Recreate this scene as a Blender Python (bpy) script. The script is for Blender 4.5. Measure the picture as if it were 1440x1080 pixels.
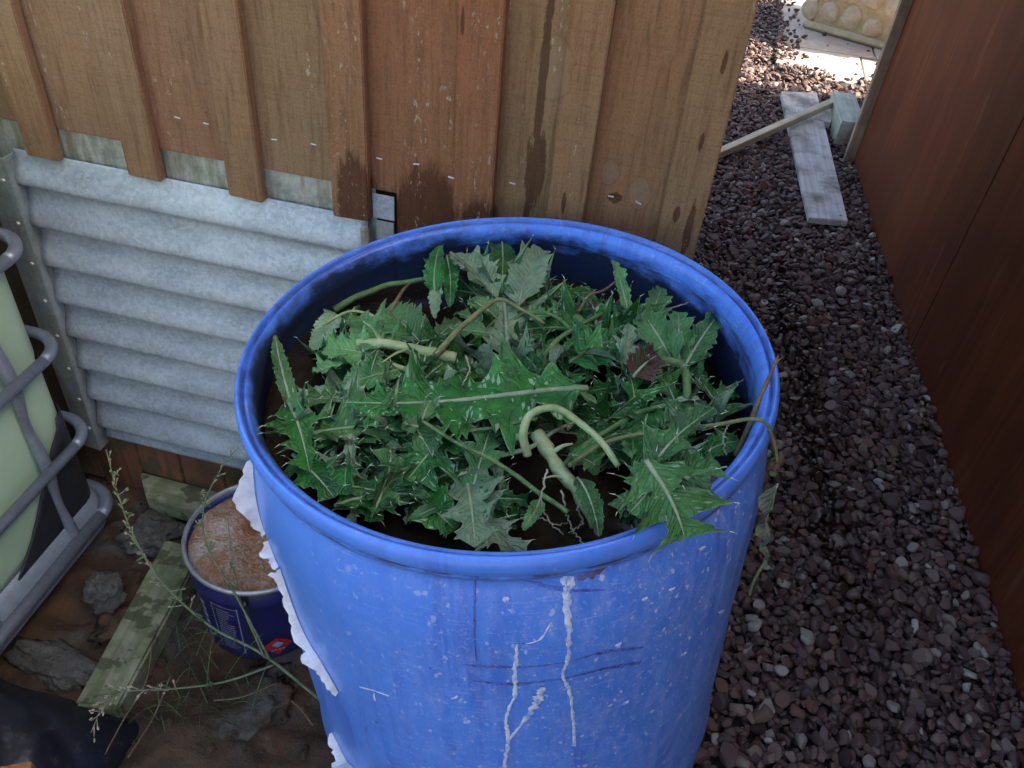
import bpy, bmesh, math, random
import numpy as np
from mathutils import Vector, Matrix, Euler, noise as mnoise
R_ = math.radians
random.seed(7); rng = np.random.default_rng(11)
for o in list(bpy.data.objects): bpy.data.objects.remove(o)
sc = bpy.context.scene
COL = sc.collection

# ------------------------------------------------------------------ camera
FPX = 1180.0
CL = Vector((0.188, -1.064, 1.4635))
CAM = Matrix(((0.968, 0.213, -0.132), (0.238, -0.620, 0.748), (0.077, -0.755, -0.651)))   # columns: right, down, forward
cd = bpy.data.cameras.new('camera'); cam = bpy.data.objects.new('camera', cd); COL.objects.link(cam)
rx = Vector(CAM.col[0]).normalized(); fw = Vector(CAM.col[2]).normalized(); rx = (rx - fw*rx.dot(fw)).normalized(); dn = fw.cross(rx)
mw = Matrix((rx, -dn, -fw)).transposed().to_4x4(); mw.translation = CL
cam.matrix_world = mw
cd.sensor_fit = 'HORIZONTAL'; cd.sensor_width = 36; cd.lens = FPX/1440*36; cd.clip_start = .02; cd.clip_end = 400
sc.camera = cam

# ------------------------------------------------------------------ sky, sun, exposure
SUN_EL, SUN_AZ = 44.0, 4.0          # azimuth measured from +X towards +Y
w = bpy.data.worlds.new('World'); sc.world = w; w.use_nodes = True
nt = w.node_tree; bg = nt.nodes['Background']
sky = nt.nodes.new('ShaderNodeTexSky'); sky.sky_type = 'NISHITA'; sky.sun_disc = False
sky.sun_elevation = R_(SUN_EL); sky.sun_rotation = R_(90-SUN_AZ); sky.altitude = 100; sky.air_density = 1.0; sky.dust_density = 4.5; sky.ozone_density = 0.4
nt.links.new(sky.outputs[0], bg.inputs[0]); bg.inputs[1].default_value = 0.15
sl = bpy.data.lights.new('sun', 'SUN'); sl.energy = 5.0; sl.angle = R_(.5); sl.color = (1, .94, .84)
so = bpy.data.objects.new('sun', sl); COL.objects.link(so)
tosun = Vector((math.cos(R_(SUN_EL))*math.cos(R_(SUN_AZ)), math.cos(R_(SUN_EL))*math.sin(R_(SUN_AZ)), math.sin(R_(SUN_EL))))
so.rotation_euler = tosun.to_track_quat('Z', 'Y').to_euler(); so.location = (6, 1, 8)
vs = sc.view_settings; vs.view_transform = 'Standard'; vs.look = 'None'; vs.gamma = 1; vs.exposure = 1.75
sc.render.engine = 'CYCLES'
cy = sc.cycles; cy.use_adaptive_sampling = True; cy.adaptive_threshold = .03; cy.use_light_tree = False; cy.max_bounces = 4; cy.diffuse_bounces = 2; cy.glossy_bounces = 2; cy.transmission_bounces = 4; cy.transparent_max_bounces = 4; cy.caustics_reflective = False; cy.caustics_refractive = False

def at(px, py, z):
    d = rx*((px-720)/FPX) + dn*((py-540)/FPX) + fw
    return CL + d*((z-CL.z)/d.z)
def atx(px, py, x):
    d = rx*((px-720)/FPX) + dn*((py-540)/FPX) + fw
    return CL + d*((x-CL.x)/d.x)

# ------------------------------------------------------------------ helpers
def mk(name, verts, faces, mat=None, parent=None, smooth=False, mats=None, fmat=None, uv=None):
    me = bpy.data.meshes.new(name); me.from_pydata([tuple(v) for v in verts], [], faces); me.update()
    o = bpy.data.objects.new(name, me); COL.objects.link(o)
    if mats:
        for m in mats: me.materials.append(m)
        if fmat is not None: me.polygons.foreach_set('material_index', fmat)
    elif mat: me.materials.append(mat)
    if smooth: me.polygons.foreach_set('use_smooth', [True]*len(me.polygons))
    if uv is not None:
        l = me.uv_layers.new(name='UVMap')
        for lp in me.loops: l.data[lp.index].uv = uv[lp.vertex_index]
    if parent: o.parent = parent
    return o
def frombm(name, bm, mat, parent=None, smooth=False):
    me = bpy.data.meshes.new(name); bm.to_mesh(me); bm.free()
    o = bpy.data.objects.new(name, me); COL.objects.link(o)
    if mat: me.materials.append(mat)
    if smooth: me.polygons.foreach_set('use_smooth', [True]*len(me.polygons))
    if parent: o.parent = parent
    return o
def tag(o, label=None, cat=None, group=None, kind=None):
    if label: o['label'] = label
    if cat: o['category'] = cat
    if group: o['group'] = group
    if kind: o['kind'] = kind
    return o
def empty(name, label, cat, loc=(0, 0, 0), group=None):
    o = bpy.data.objects.new(name, None); COL.objects.link(o); o.location = loc; o.empty_display_size = .05
    return tag(o, label, cat, group)
def adopt(o, par):          # parent keeping world placement (parent is unrotated)
    o.parent = par; o.location = Vector(o.location) - Vector(par.location); return o
def box(name, lo, hi, mat, parent=None, bev=.002, seg=2, smooth=True):
    bm = bmesh.new(); bmesh.ops.create_cube(bm, size=1)
    lo = Vector(lo); hi = Vector(hi); c = (lo+hi)/2
    for v in bm.verts: v.co = Vector((v.co.x*(hi.x-lo.x), v.co.y*(hi.y-lo.y), v.co.z*(hi.z-lo.z)))
    if bev: bmesh.ops.bevel(bm, geom=bm.edges[:], offset=bev, segments=seg, affect='EDGES', profile=.6)
    o = frombm(name, bm, mat, parent, False)
    if smooth: shade_sharp(o)
    o.location = c - (Vector(parent.location) if parent else Vector((0, 0, 0)))
    return o
def shade_sharp(o, ang=35):
    me = o.data
    me.polygons.foreach_set('use_smooth', [True]*len(me.polygons))
    bm = bmesh.new(); bm.from_mesh(me)
    for e in bm.edges:
        if len(e.link_faces) == 2 and e.calc_face_angle(0) > R_(ang): e.smooth = False
    bm.to_mesh(me); bm.free()
def spline(pts, n):
    pts = [Vector(p) for p in pts]
    if len(pts) == 2: return [pts[0].lerp(pts[1], i/(n-1)) for i in range(n)]
    P = [pts[0]*2-pts[1]] + pts + [pts[-1]*2-pts[-2]]
    out = []
    m = len(pts)-1
    for i in range(n):
        t = i/(n-1)*m; k = min(int(t), m-1); t -= k
        a, b, c, d = P[k], P[k+1], P[k+2], P[k+3]
        out.append(.5*((2*b)+(c-a)*t+(2*a-5*b+4*c-d)*t*t+(3*b-a-3*c+d)*t**3))
    return out
def tube_geo(path, rad, ns=8, V=None, F=None):
    V = [] if V is None else V; F = [] if F is None else F
    n = len(path); base = len(V)
    if not hasattr(rad, '__len__'): rad = [rad]*n
    T = (path[1]-path[0]).normalized(); up = Vector((0, 0, 1)) if abs(T.z) < .9 else Vector((1, 0, 0))
    A = T.cross(up).normalized()
    for i, p in enumerate(path):
        T = (path[min(i+1, n-1)]-path[max(i-1, 0)]).normalized()
        A = (A - T*A.dot(T)).normalized(); B = T.cross(A)
        for k in range(ns):
            a = 2*math.pi*k/ns; V.append(p + (A*math.cos(a)+B*math.sin(a))*rad[i])
    for i in range(n-1):
        for k in range(ns):
            F.append((base+i*ns+k, base+i*ns+(k+1) % ns, base+(i+1)*ns+(k+1) % ns, base+(i+1)*ns+k))
    F.append(tuple(base+k for k in range(ns))[::-1]); F.append(tuple(base+(n-1)*ns+k for k in range(ns)))
    return V, F
def tube(name, path, rad, mat, parent=None, ns=8):
    V, F = tube_geo(path, rad, ns)
    if parent: V = [v-Vector(parent.location) for v in V]
    return mk(name, V, F, mat, parent, True)
def lathe(name, prof, mat, parent=None, n=96, close=False, wob=None):
    V = []; F = []
    m = len(prof)
    for i in range(n):
        a = 2*math.pi*i/n
        for j, (r, z) in enumerate(prof):
            rr = r + (wob(a, z) if wob else 0)
            V.append((rr*math.cos(a), rr*math.sin(a), z))
    for i in range(n):
        for j in range(m-1):
            F.append((i*m+j, ((i+1) % n)*m+j, ((i+1) % n)*m+j+1, i*m+j+1))
    return mk(name, V, F, mat, parent, True)

# ------------------------------------------------------------------ node helper
class N:
    def __init__(s, name):
        s.m = bpy.data.materials.new(name); s.m.use_nodes = True; s.t = s.m.node_tree; s.b = s.t.nodes['Principled BSDF']; s.out = s.t.nodes['Material Output']
    def n(s, ty, **k):
        x = s.t.nodes.new(ty)
        for a, v in k.items(): setattr(x, a, v)
        return x
    def set(s, sock, v):
        if isinstance(v, bpy.types.NodeSocket): s.t.links.new(v, sock)
        elif v is not None:
            if hasattr(sock.default_value, '__len__') and not hasattr(v, '__len__'): v = [v]*len(sock.default_value)
            if hasattr(v, '__len__') and len(v) == 3 and len(sock.default_value) == 4: v = (*v, 1)
            sock.default_value = v
    def obj(s): return s.n('ShaderNodeTexCoord').outputs['Object']
    def gen(s): return s.n('ShaderNodeTexCoord').outputs['Generated']
    def uv(s): return s.n('ShaderNodeTexCoord').outputs['UV']
    def pos(s): return s.n('ShaderNodeNewGeometry').outputs['Position']
    def rand(s): return s.n('ShaderNodeObjectInfo').outputs['Random']
    def loc(s): return s.n('ShaderNodeObjectInfo').outputs['Location']
    def math(s, op, a, b=None, c=None, clamp=False):
        x = s.n('ShaderNodeMath', operation=op, use_clamp=clamp); s.set(x.inputs[0], a); s.set(x.inputs[1], b); s.set(x.inputs[2], c); return x.outputs[0]
    def vmath(s, op, a, b=None):
        x = s.n('ShaderNodeVectorMath', operation=op); s.set(x.inputs[0], a)
        if b is not None:
            if op == 'SCALE': s.set(x.inputs['Scale'], b)
            else: s.set(x.inputs[1], b)
        return x.outputs['Value'] if op in ('LENGTH', 'DISTANCE', 'DOT_PRODUCT') else x.outputs[0]
    def map(s, v, sc_=(1, 1, 1), loc=(0, 0, 0), rot=(0, 0, 0)):
        x = s.n('ShaderNodeMapping'); s.set(x.inputs[0], v); s.set(x.inputs[1], loc); s.set(x.inputs[2], rot); s.set(x.inputs[3], sc_); return x.outputs[0]
    def noise(s, v, scale, det=4, ro=.55, dist=0, col=False):
        x = s.n('ShaderNodeTexNoise'); s.set(x.inputs['Vector'], v); s.set(x.inputs['Scale'], scale); x.inputs['Detail'].default_value = det; x.inputs['Roughness'].default_value = ro; x.inputs['Distortion'].default_value = dist
        return x.outputs['Color' if col else 'Fac']
    def vor(s, v, scale, feat='F1', rnd=1, out='Distance'):
        x = s.n('ShaderNodeTexVoronoi', feature=feat); s.set(x.inputs['Vector'], v); x.inputs['Scale'].default_value = scale; x.inputs['Randomness'].default_value = rnd; return x.outputs[out]
    def ramp(s, f, stops, interp='LINEAR'):
        x = s.n('ShaderNodeValToRGB'); s.set(x.inputs[0], f); e = x.color_ramp; e.interpolation = interp
        while len(e.elements) < len(stops): e.elements.new(.5)
        for el, (p, c) in zip(e.elements, stops):
            el.position = p; el.color = (*c, 1) if hasattr(c, '__len__') else (c, c, c, 1)
        return x.outputs[0]
    def step(s, f, a, b): return s.ramp(f, [(a, 0), (b, 1)])
    def mix(s, f, a, b, mode='MIX'):
        x = s.n('ShaderNodeMix', data_type='RGBA', blend_type=mode); s.set(x.inputs[0], f); s.set(x.inputs[6], a); s.set(x.inputs[7], b); return x.outputs[2]
    def sep(s, v):
        x = s.n('ShaderNodeSeparateXYZ'); s.set(x.inputs[0], v); return x.outputs
    def comb(s, a, b, c):
        x = s.n('ShaderNodeCombineXYZ'); s.set(x.inputs[0], a); s.set(x.inputs[1], b); s.set(x.inputs[2], c); return x.outputs[0]
    def bump(s, h, st=.3, d=.001, nrm=None):
        x = s.n('ShaderNodeBump'); s.set(x.inputs['Height'], h); x.inputs['Strength'].default_value = st; x.inputs['Distance'].default_value = d
        if nrm is not None: s.set(x.inputs['Normal'], nrm)
        return x.outputs[0]
    def fin(s, col=None, rough=.6, nrm=None, metal=0, spec=.5, **k):
        if col is not None: s.set(s.b.inputs['Base Color'], col)
        s.set(s.b.inputs['Roughness'], rough); s.set(s.b.inputs['Metallic'], metal); s.set(s.b.inputs['Specular IOR Level'], spec)
        if nrm is not None: s.set(s.b.inputs['Normal'], nrm)
        for a, v in k.items(): s.set(s.b.inputs[a.replace('_', ' ')], v)
        return s.m

# ------------------------------------------------------------------ materials
def ellipse_mask(s, p, cx, cz, rx_, rz_, warp, wamt=.35):
    x, y, z = s.sep(p)
    dx = s.math('DIVIDE', s.math('SUBTRACT', x, cx), rx_); dz = s.math('DIVIDE', s.math('SUBTRACT', z, cz), rz_)
    d = s.math('SQRT', s.math('ADD', s.math('MULTIPLY', dx, dx), s.math('MULTIPLY', dz, dz)))
    d = s.math('ADD', d, s.math('MULTIPLY', s.math('SUBTRACT', warp, .5), wamt*2))
    return s.math('SUBTRACT', 1, s.ramp(d, [(.82, 0), (1.0, 1)]))
def wood_mat():
    s = N('sawn_cladding_timber'); p = s.pos(); r = s.rand()
    po = s.vmath('ADD', p, s.comb(s.math('MULTIPLY', r, 7.3), s.math('MULTIPLY', r, 3.1), s.math('MULTIPLY', r, 11.7)))
    grain = s.noise(s.map(po, (120, 120, 9)), 1, 4, .7, .4)
    saw = s.noise(s.map(po, (16, 16, 300), rot=(0, .03, 0)), 1, 2, .7)
    big = s.noise(s.map(po, (11, 11, 2.4)), 1, 3, .55)
    fine = s.noise(s.map(po, (1, 1, .6)), 520, 3, .7)
    tone = s.math('ADD', s.math('MULTIPLY', r, .72), s.math('MULTIPLY', big, .42))
    base = s.ramp(tone, [(.15, (.285, .172, .085)), (.40, (.345, .205, .102)), (.60, (.345, .178, .086)), (.78, (.335, .150, .072)), (.98, (.320, .130, .062))])
    x, y, z = s.sep(p)
    gx = s.math('SUBTRACT', .40, s.math('MULTIPLY', s.math('ADD', x, .45), 1.3), clamp=True)
    base = s.mix(s.math('MULTIPLY', gx, s.ramp(big, [(.3, .25), (.7, 1)])), base, (.270, .215, .145))
    base = s.mix(s.ramp(grain, [(.30, .60), (.52, 0)]), base, (.13, .066, .032))
    base = s.mix(s.ramp(grain, [(.60, 0), (.80, .35)]), base, (.50, .38, .23))
    base = s.mix(s.ramp(saw, [(.30, .26), (.50, 0)]), base, (.15, .088, .048))
    base = s.mix(s.ramp(fine, [(.30, .55), (.50, 0)]), base, (.12, .068, .036))
    kn = s.math('SUBTRACT', s.noise(po, 48, 3, .6), .5)
    for kx, kz, kr in ((.016, 1.075, .027), (.105, .948, .0125), (.150, .925, .016)):
        dx = s.math('SUBTRACT', x, kx); dz = s.math('MULTIPLY', s.math('SUBTRACT', z, kz), .60)
        d = s.math('SQRT', s.math('ADD', s.math('MULTIPLY', dx, dx), s.math('MULTIPLY', dz, dz)))
        d = s.math('DIVIDE', s.math('ADD', d, s.math('MULTIPLY', kn, kr*.8)), kr)
        rings = s.math('SINE', s.math('MULTIPLY', d, 13))
        kc = s.mix(s.ramp(rings, [(.2, 0), (.8, .28)]), (.33, .225, .135), (.20, .115, .06))
        base = s.mix(s.ramp(d, [(.60, .55), (1.0, 0)]), base, kc)
        base = s.mix(s.ramp(d, [(.84, 0), (.97, .28), (1.10, 0)]), base, (.10, .05, .025))
    wv = s.noise(s.map(p, (120, 120, 24)), 1, 5, .78)
    wet = None
    for cx, cz, ax_, az, wa in ((-.262, .82, .032, .105, .45), (-.155, .78, .066, .140, .42), (-.07, .77, .036, .125, .42), (.0, 1.06, .0065, .15, .8), (.002, .93, .015, .065, .8), (-.004, .82, .006, .09, .7), (.225, .895, .006, .045, .7), (.205, .915, .005, .013, .6), (.22, 1.12, .0035, .016, .6), (.215, 1.02, .0035, .014, .6), (.05, .90, .0035, .018, .6), (.118, .912, .012, .009, .7), (-.105, 1.12, .003, .02, .6), (.045, .86, .005, .02, .6)):
        m_ = ellipse_mask(s, p, cx, cz, ax_, az, wv, wa); wet = m_ if wet is None else s.math('MAXIMUM', wet, m_)
    base = s.mix(s.math('MULTIPLY', wet, .95), base, s.mix(.74, base, (.050, .013, .004), 'MIX'))
    fl = s.math('MULTIPLY', s.ramp(s.noise(s.map(po, (170, 170, 70)), 1, 3, .7), [(.60, 0), (.70, 1)]), s.ramp(s.noise(s.map(po, (26, 26, 3)), 1, 2), [(.53, 0), (.64, 1)]))
    base = s.mix(s.math('MULTIPLY', fl, .75), base, (.58, .52, .38))
    h = s.math('ADD', s.math('MULTIPLY', grain, .6), s.math('ADD', s.math('MULTIPLY', saw, .6), s.math('MULTIPLY', fine, .45)))
    return s.fin(base, s.math('SUBTRACT', .90, s.math('MULTIPLY', wet, .35)), s.bump(h, .8, .0016), spec=.2)
M_WOOD = wood_mat()
def endgrain():
    s = N('dark_shed_core'); return s.fin((.06, .035, .02), .9)
M_CORE = endgrain()
def galv(name, c0, c1, grime=.0, rough=.42, metal=.55, sc=1):
    s = N(name); p = s.pos()
    sp = s.vor(s.vmath('ADD', p, s.vmath('SCALE', s.noise(p, 160, 2, col=True), .006)), 170*sc, out='Color'); spv = s.sep(sp)[0]
    sp2 = s.noise(p, 300*sc, 3, .7)
    big = s.noise(s.map(p, (7, 7, 20)), 1, 4, .6)
    f = s.math('ADD', s.math('MULTIPLY', spv, .18), s.math('ADD', s.math('MULTIPLY', sp2, .34), s.math('MULTIPLY', big, .80)))
    c = s.mix(s.ramp(f, [(.42, 0), (.84, 1)]), c0, c1)
    if grime:
        g = s.ramp(s.noise(s.map(p, (55, 55, 9)), 1, 4, .65), [(.42, 0), (.66, 1)])
        c = s.mix(s.math('MULTIPLY', g, grime), c, (.19, .15, .07))
        g2 = s.ramp(s.noise(p, 38, 3, .6), [(.5, 0), (.62, 1)])
        c = s.mix(s.math('MULTIPLY', g2, grime*.6), c, (.17, .25, .19))
    return s.fin(c, s.ramp(f, [(.2, rough+.15), (.9, rough-.06)]), s.bump(f, .12, .0006), metal=metal)
M_GALV = galv('galvanised_sheet', (.31, .365, .40), (.62, .69, .74), 0, .5, .25)
M_GALVG = galv('grimy_flashing', (.40, .42, .37), (.64, .66, .58), .75, .5, .3)
M_GALVD = galv('weathered_angle_steel', (.32, .38, .37), (.50, .56, .55), .4, .5, .35)
M_CAGE = galv('cage_tube_steel', (.22, .26, .33), (.35, .39, .46), .12, .42, .5, .5)

def ply_mat():
    s = N('stained_plywood'); p = s.pos(); r = s.rand()
    po = s.vmath('ADD', p, s.comb(s.math('MULTIPLY', r, 3), s.math('MULTIPLY', r, 5), s.math('MULTIPLY', r, 7)))
    g = s.noise(s.map(po, (80, 80, 1.6)), 1, 6, .65, .8); g2 = s.noise(s.map(po, (16, 16, .9)), 1, 4, .6, 1.2)
    g3 = s.noise(s.map(po, (220, 220, 7)), 1, 3, .6)
    blot = s.noise(s.map(po, (3, 3, 2.2)), 1, 4, .55)
    c = s.ramp(g2, [(.25, (.150, .042, .018)), (.5, (.200, .057, .024)), (.75, (.245, .076, .032))])
    c = s.mix(s.ramp(g, [(.34, .42), (.50, 0)]), c, (.10, .026, .013))
    c = s.mix(s.ramp(g3, [(.6, 0), (.8, .25)]), c, (.36, .17, .10))
    c = s.mix(s.ramp(blot, [(.42, 0), (.64, .55)]), c, (.095, .030, .016))
    sc_ = s.ramp(s.noise(s.map(po, (24, 24, 3), rot=(.5, 0, 0)), 1, 2), [(.66, 0), (.70, .3)])
    c = s.mix(sc_, c, (.30, .14, .09))
    return s.fin(c, .62, s.bump(s.math('ADD', g, s.math('MULTIPLY', g3, .5)), .35, .0008), spec=.12)
M_PLY = ply_mat()
def plain_wood(name, c0, c1, dirt=(.1, .09, .07), dirtamt=.5, axis='y', moss=0, rough=.8):
    s = N(name); p = s.obj(); r = s.rand()
    sc_ = {'x': (3, 80, 80), 'y': (80, 3, 80), 'z': (80, 80, 3)}[axis]
    po = s.vmath('ADD', p, s.comb(r, r, r))
    g = s.noise(s.map(po, sc_), 1, 5, .6, .5); b = s.noise(po, 9, 4, .6)
    c = s.mix(s.ramp(g, [(.35, 0), (.68, 1)]), c0, c1)
    c = s.mix(s.math('MULTIPLY', s.ramp(b, [(.45, 0), (.68, 1)]), dirtamt), c, dirt)
    if moss:
        m = s.ramp(s.noise(po, 26, 5, .65), [(.42, 0), (.56, 1)])
        c = s.mix(s.math('MULTIPLY', m, moss), c, (.085, .125, .035))
        m2 = s.ramp(s.noise(po, 16, 3, .6), [(.57, 0), (.60, 1)])
        c = s.mix(s.math('MULTIPLY', m2, .8), c, (.075, .08, .04))
    return s.fin(c, rough, s.bump(s.math('ADD', g, s.math('MULTIPLY', b, .6)), .5, .0012), spec=.3)
M_TRIM = plain_wood('pale_trim_timber', (.36, .25, .165), (.56, .42, .29), axis='z')
M_GREYPLANK = plain_wood('weathered_grey_plank', (.52, .475, .43), (.72, .67, .62), (.15, .13, .11), .85)
M_STICK = plain_wood('pale_lath', (.58, .47, .30), (.78, .66, .46), axis='x', dirtamt=.3)
M_BLOCK = plain_wood('treated_post_timber', (.46, .47, .36), (.72, .72, .60), (.2, .22, .13), .4, 'y')
M_MOSSY = plain_wood('mossy_timber', (.22, .23, .14), (.36, .37, .24), (.10, .10, .055), .6, 'y', .5)
M_REDBOARD = plain_wood('damp_red_board', (.17, .068, .04), (.27, .115, .068), (.07, .05, .03), .55, 'z', .10)
M_STAPLE = N('bright_staple').fin((.85, .85, .82), .35, metal=.3)
M_SCREW = N('dull_screw').fin((.55, .56, .5), .5, metal=.5)

def soil_mat():
    s = N('damp_soil'); p = s.pos()
    a = s.noise(p, 9, 6, .65); b = s.noise(p, 70, 5, .7); c_ = s.noise(p, 3.2, 4, .6)
    c = s.ramp(a, [(.28, (.036, .024, .015)), (.5, (.075, .046, .026)), (.7, (.14, .070, .032))])
    c = s.mix(s.ramp(c_, [(.52, 0), (.66, .65)]), c, (.115, .060, .028))
    c = s.mix(s.ramp(b, [(.58, 0), (.75, .5)]), c, (.13, .10, .07))
    gr = s.ramp(s.noise(s.map(p, (5, 5, 5), (3, 1, 0)), 1, 5, .65), [(.54, 0), (.62, 1)])
    c = s.mix(s.math('MULTIPLY', gr, .55), c, (.15, .155, .14))
    return s.fin(c, .72, s.bump(s.math('ADD', a, b), .9, .006), spec=.4)
M_SOIL = soil_mat()
def stone_mat():
    s = N('crushed_basalt_gravel'); r = s.rand(); l = s.loc(); p = s.obj()
    n = s.noise(s.vmath('ADD', s.vmath('SCALE', p, 60), s.vmath('SCALE', s.comb(r, r, r), 90)), 1, 4, .65)
    c = s.ramp(r, [(0, (.060, .034, .029)), (.28, (.108, .063, .055)), (.5, (.138, .080, .068)), (.66, (.170, .083, .056)), (.80, (.175, .118, .096)), (.90, (.215, .145, .105)), (.955, (.28, .22, .175)), (.988, (.42, .37, .31)), (1, (.55, .50, .43))])
    c = s.mix(s.ramp(n, [(.3, .45), (.6, 0)]), c, (.046, .024, .019))
    c = s.mix(s.ramp(n, [(.58, 0), (.78, .4)]), c, (.22, .145, .115))
    # wet run-off track down the middle of the path
    x, y, z = s.sep(l)
    nn = s.noise(l, 5, 3, .6)
    cx = s.math('ADD', s.math('SUBTRACT', .765, s.math('MULTIPLY', y, .12)), s.math('MULTIPLY', s.math('SUBTRACT', nn, .5), .12))
    d = s.math('ABSOLUTE', s.math('SUBTRACT', x, cx))
    yy = s.ramp(s.math('MULTIPLY', s.math('ADD', y, .5), .3), [(.10, 0), (.22, 1), (.52, 1), (.75, 0)])
    wet = s.math('MULTIPLY', s.math('MULTIPLY', s.ramp(d, [(.025, 1), (.075, 0)]), yy), s.ramp(s.noise(l, 17, 2), [(.30, 0), (.50, 1)]))
    c = s.mix(s.math('MULTIPLY', wet, .85), c, (.030, .012, .006))
    return s.fin(c, s.math('SUBTRACT', .62, s.math('MULTIPLY', wet, .3)), spec=.4)
M_STONE = stone_mat()
def bed_mat():
    s = N('dark_gravel_bed'); return s.fin(s.ramp(s.noise(s.pos(), 90, 3), [(.3, (.02, .015, .013)), (.7, (.06, .045, .04))]), .9)
M_BED = bed_mat()
def ground_mat():
    s = N('yard_earth'); a = s.noise(s.pos(), 4, 6, .65); return s.fin(s.ramp(a, [(.3, (.13, .09, .06)), (.7, (.26, .2, .14))]), .95, s.bump(a, .5, .01))
M_GROUND = ground_mat()
def slab_mat():
    s = N('pale_concrete_slab'); p = s.pos(); a = s.noise(p, 30, 5, .65); b = s.noise(p, 5, 3)
    c = s.ramp(a, [(.3, (.44, .36, .29)), (.7, (.60, .51, .43))]); c = s.mix(s.ramp(b, [(.5, 0), (.7, .4)]), c, (.40, .29, .22))
    return s.fin(c, .85, s.bump(a, .5, .002))
M_SLAB = slab_mat()
def cob_mat(nm, c0, c1):
    s = N(nm); p = s.pos(); a = s.noise(p, 22, 5, .6); b = s.noise(p, 90, 4, .6)
    c = s.mix(s.ramp(a, [(.3, 0), (.7, 1)]), c0, c1); c = s.mix(s.ramp(b, [(.55, 0), (.75, .4)]), c, (.24, .15, .08))
    return s.fin(c, .85, s.bump(s.math('ADD', a, b), .5, .004))
M_COB = cob_mat('yellow_field_stone', (.56, .42, .26), (.74, .62, .44))
M_MORTAR = cob_mat('ochre_mortar', (.50, .37, .19), (.66, .52, .31))

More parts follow.
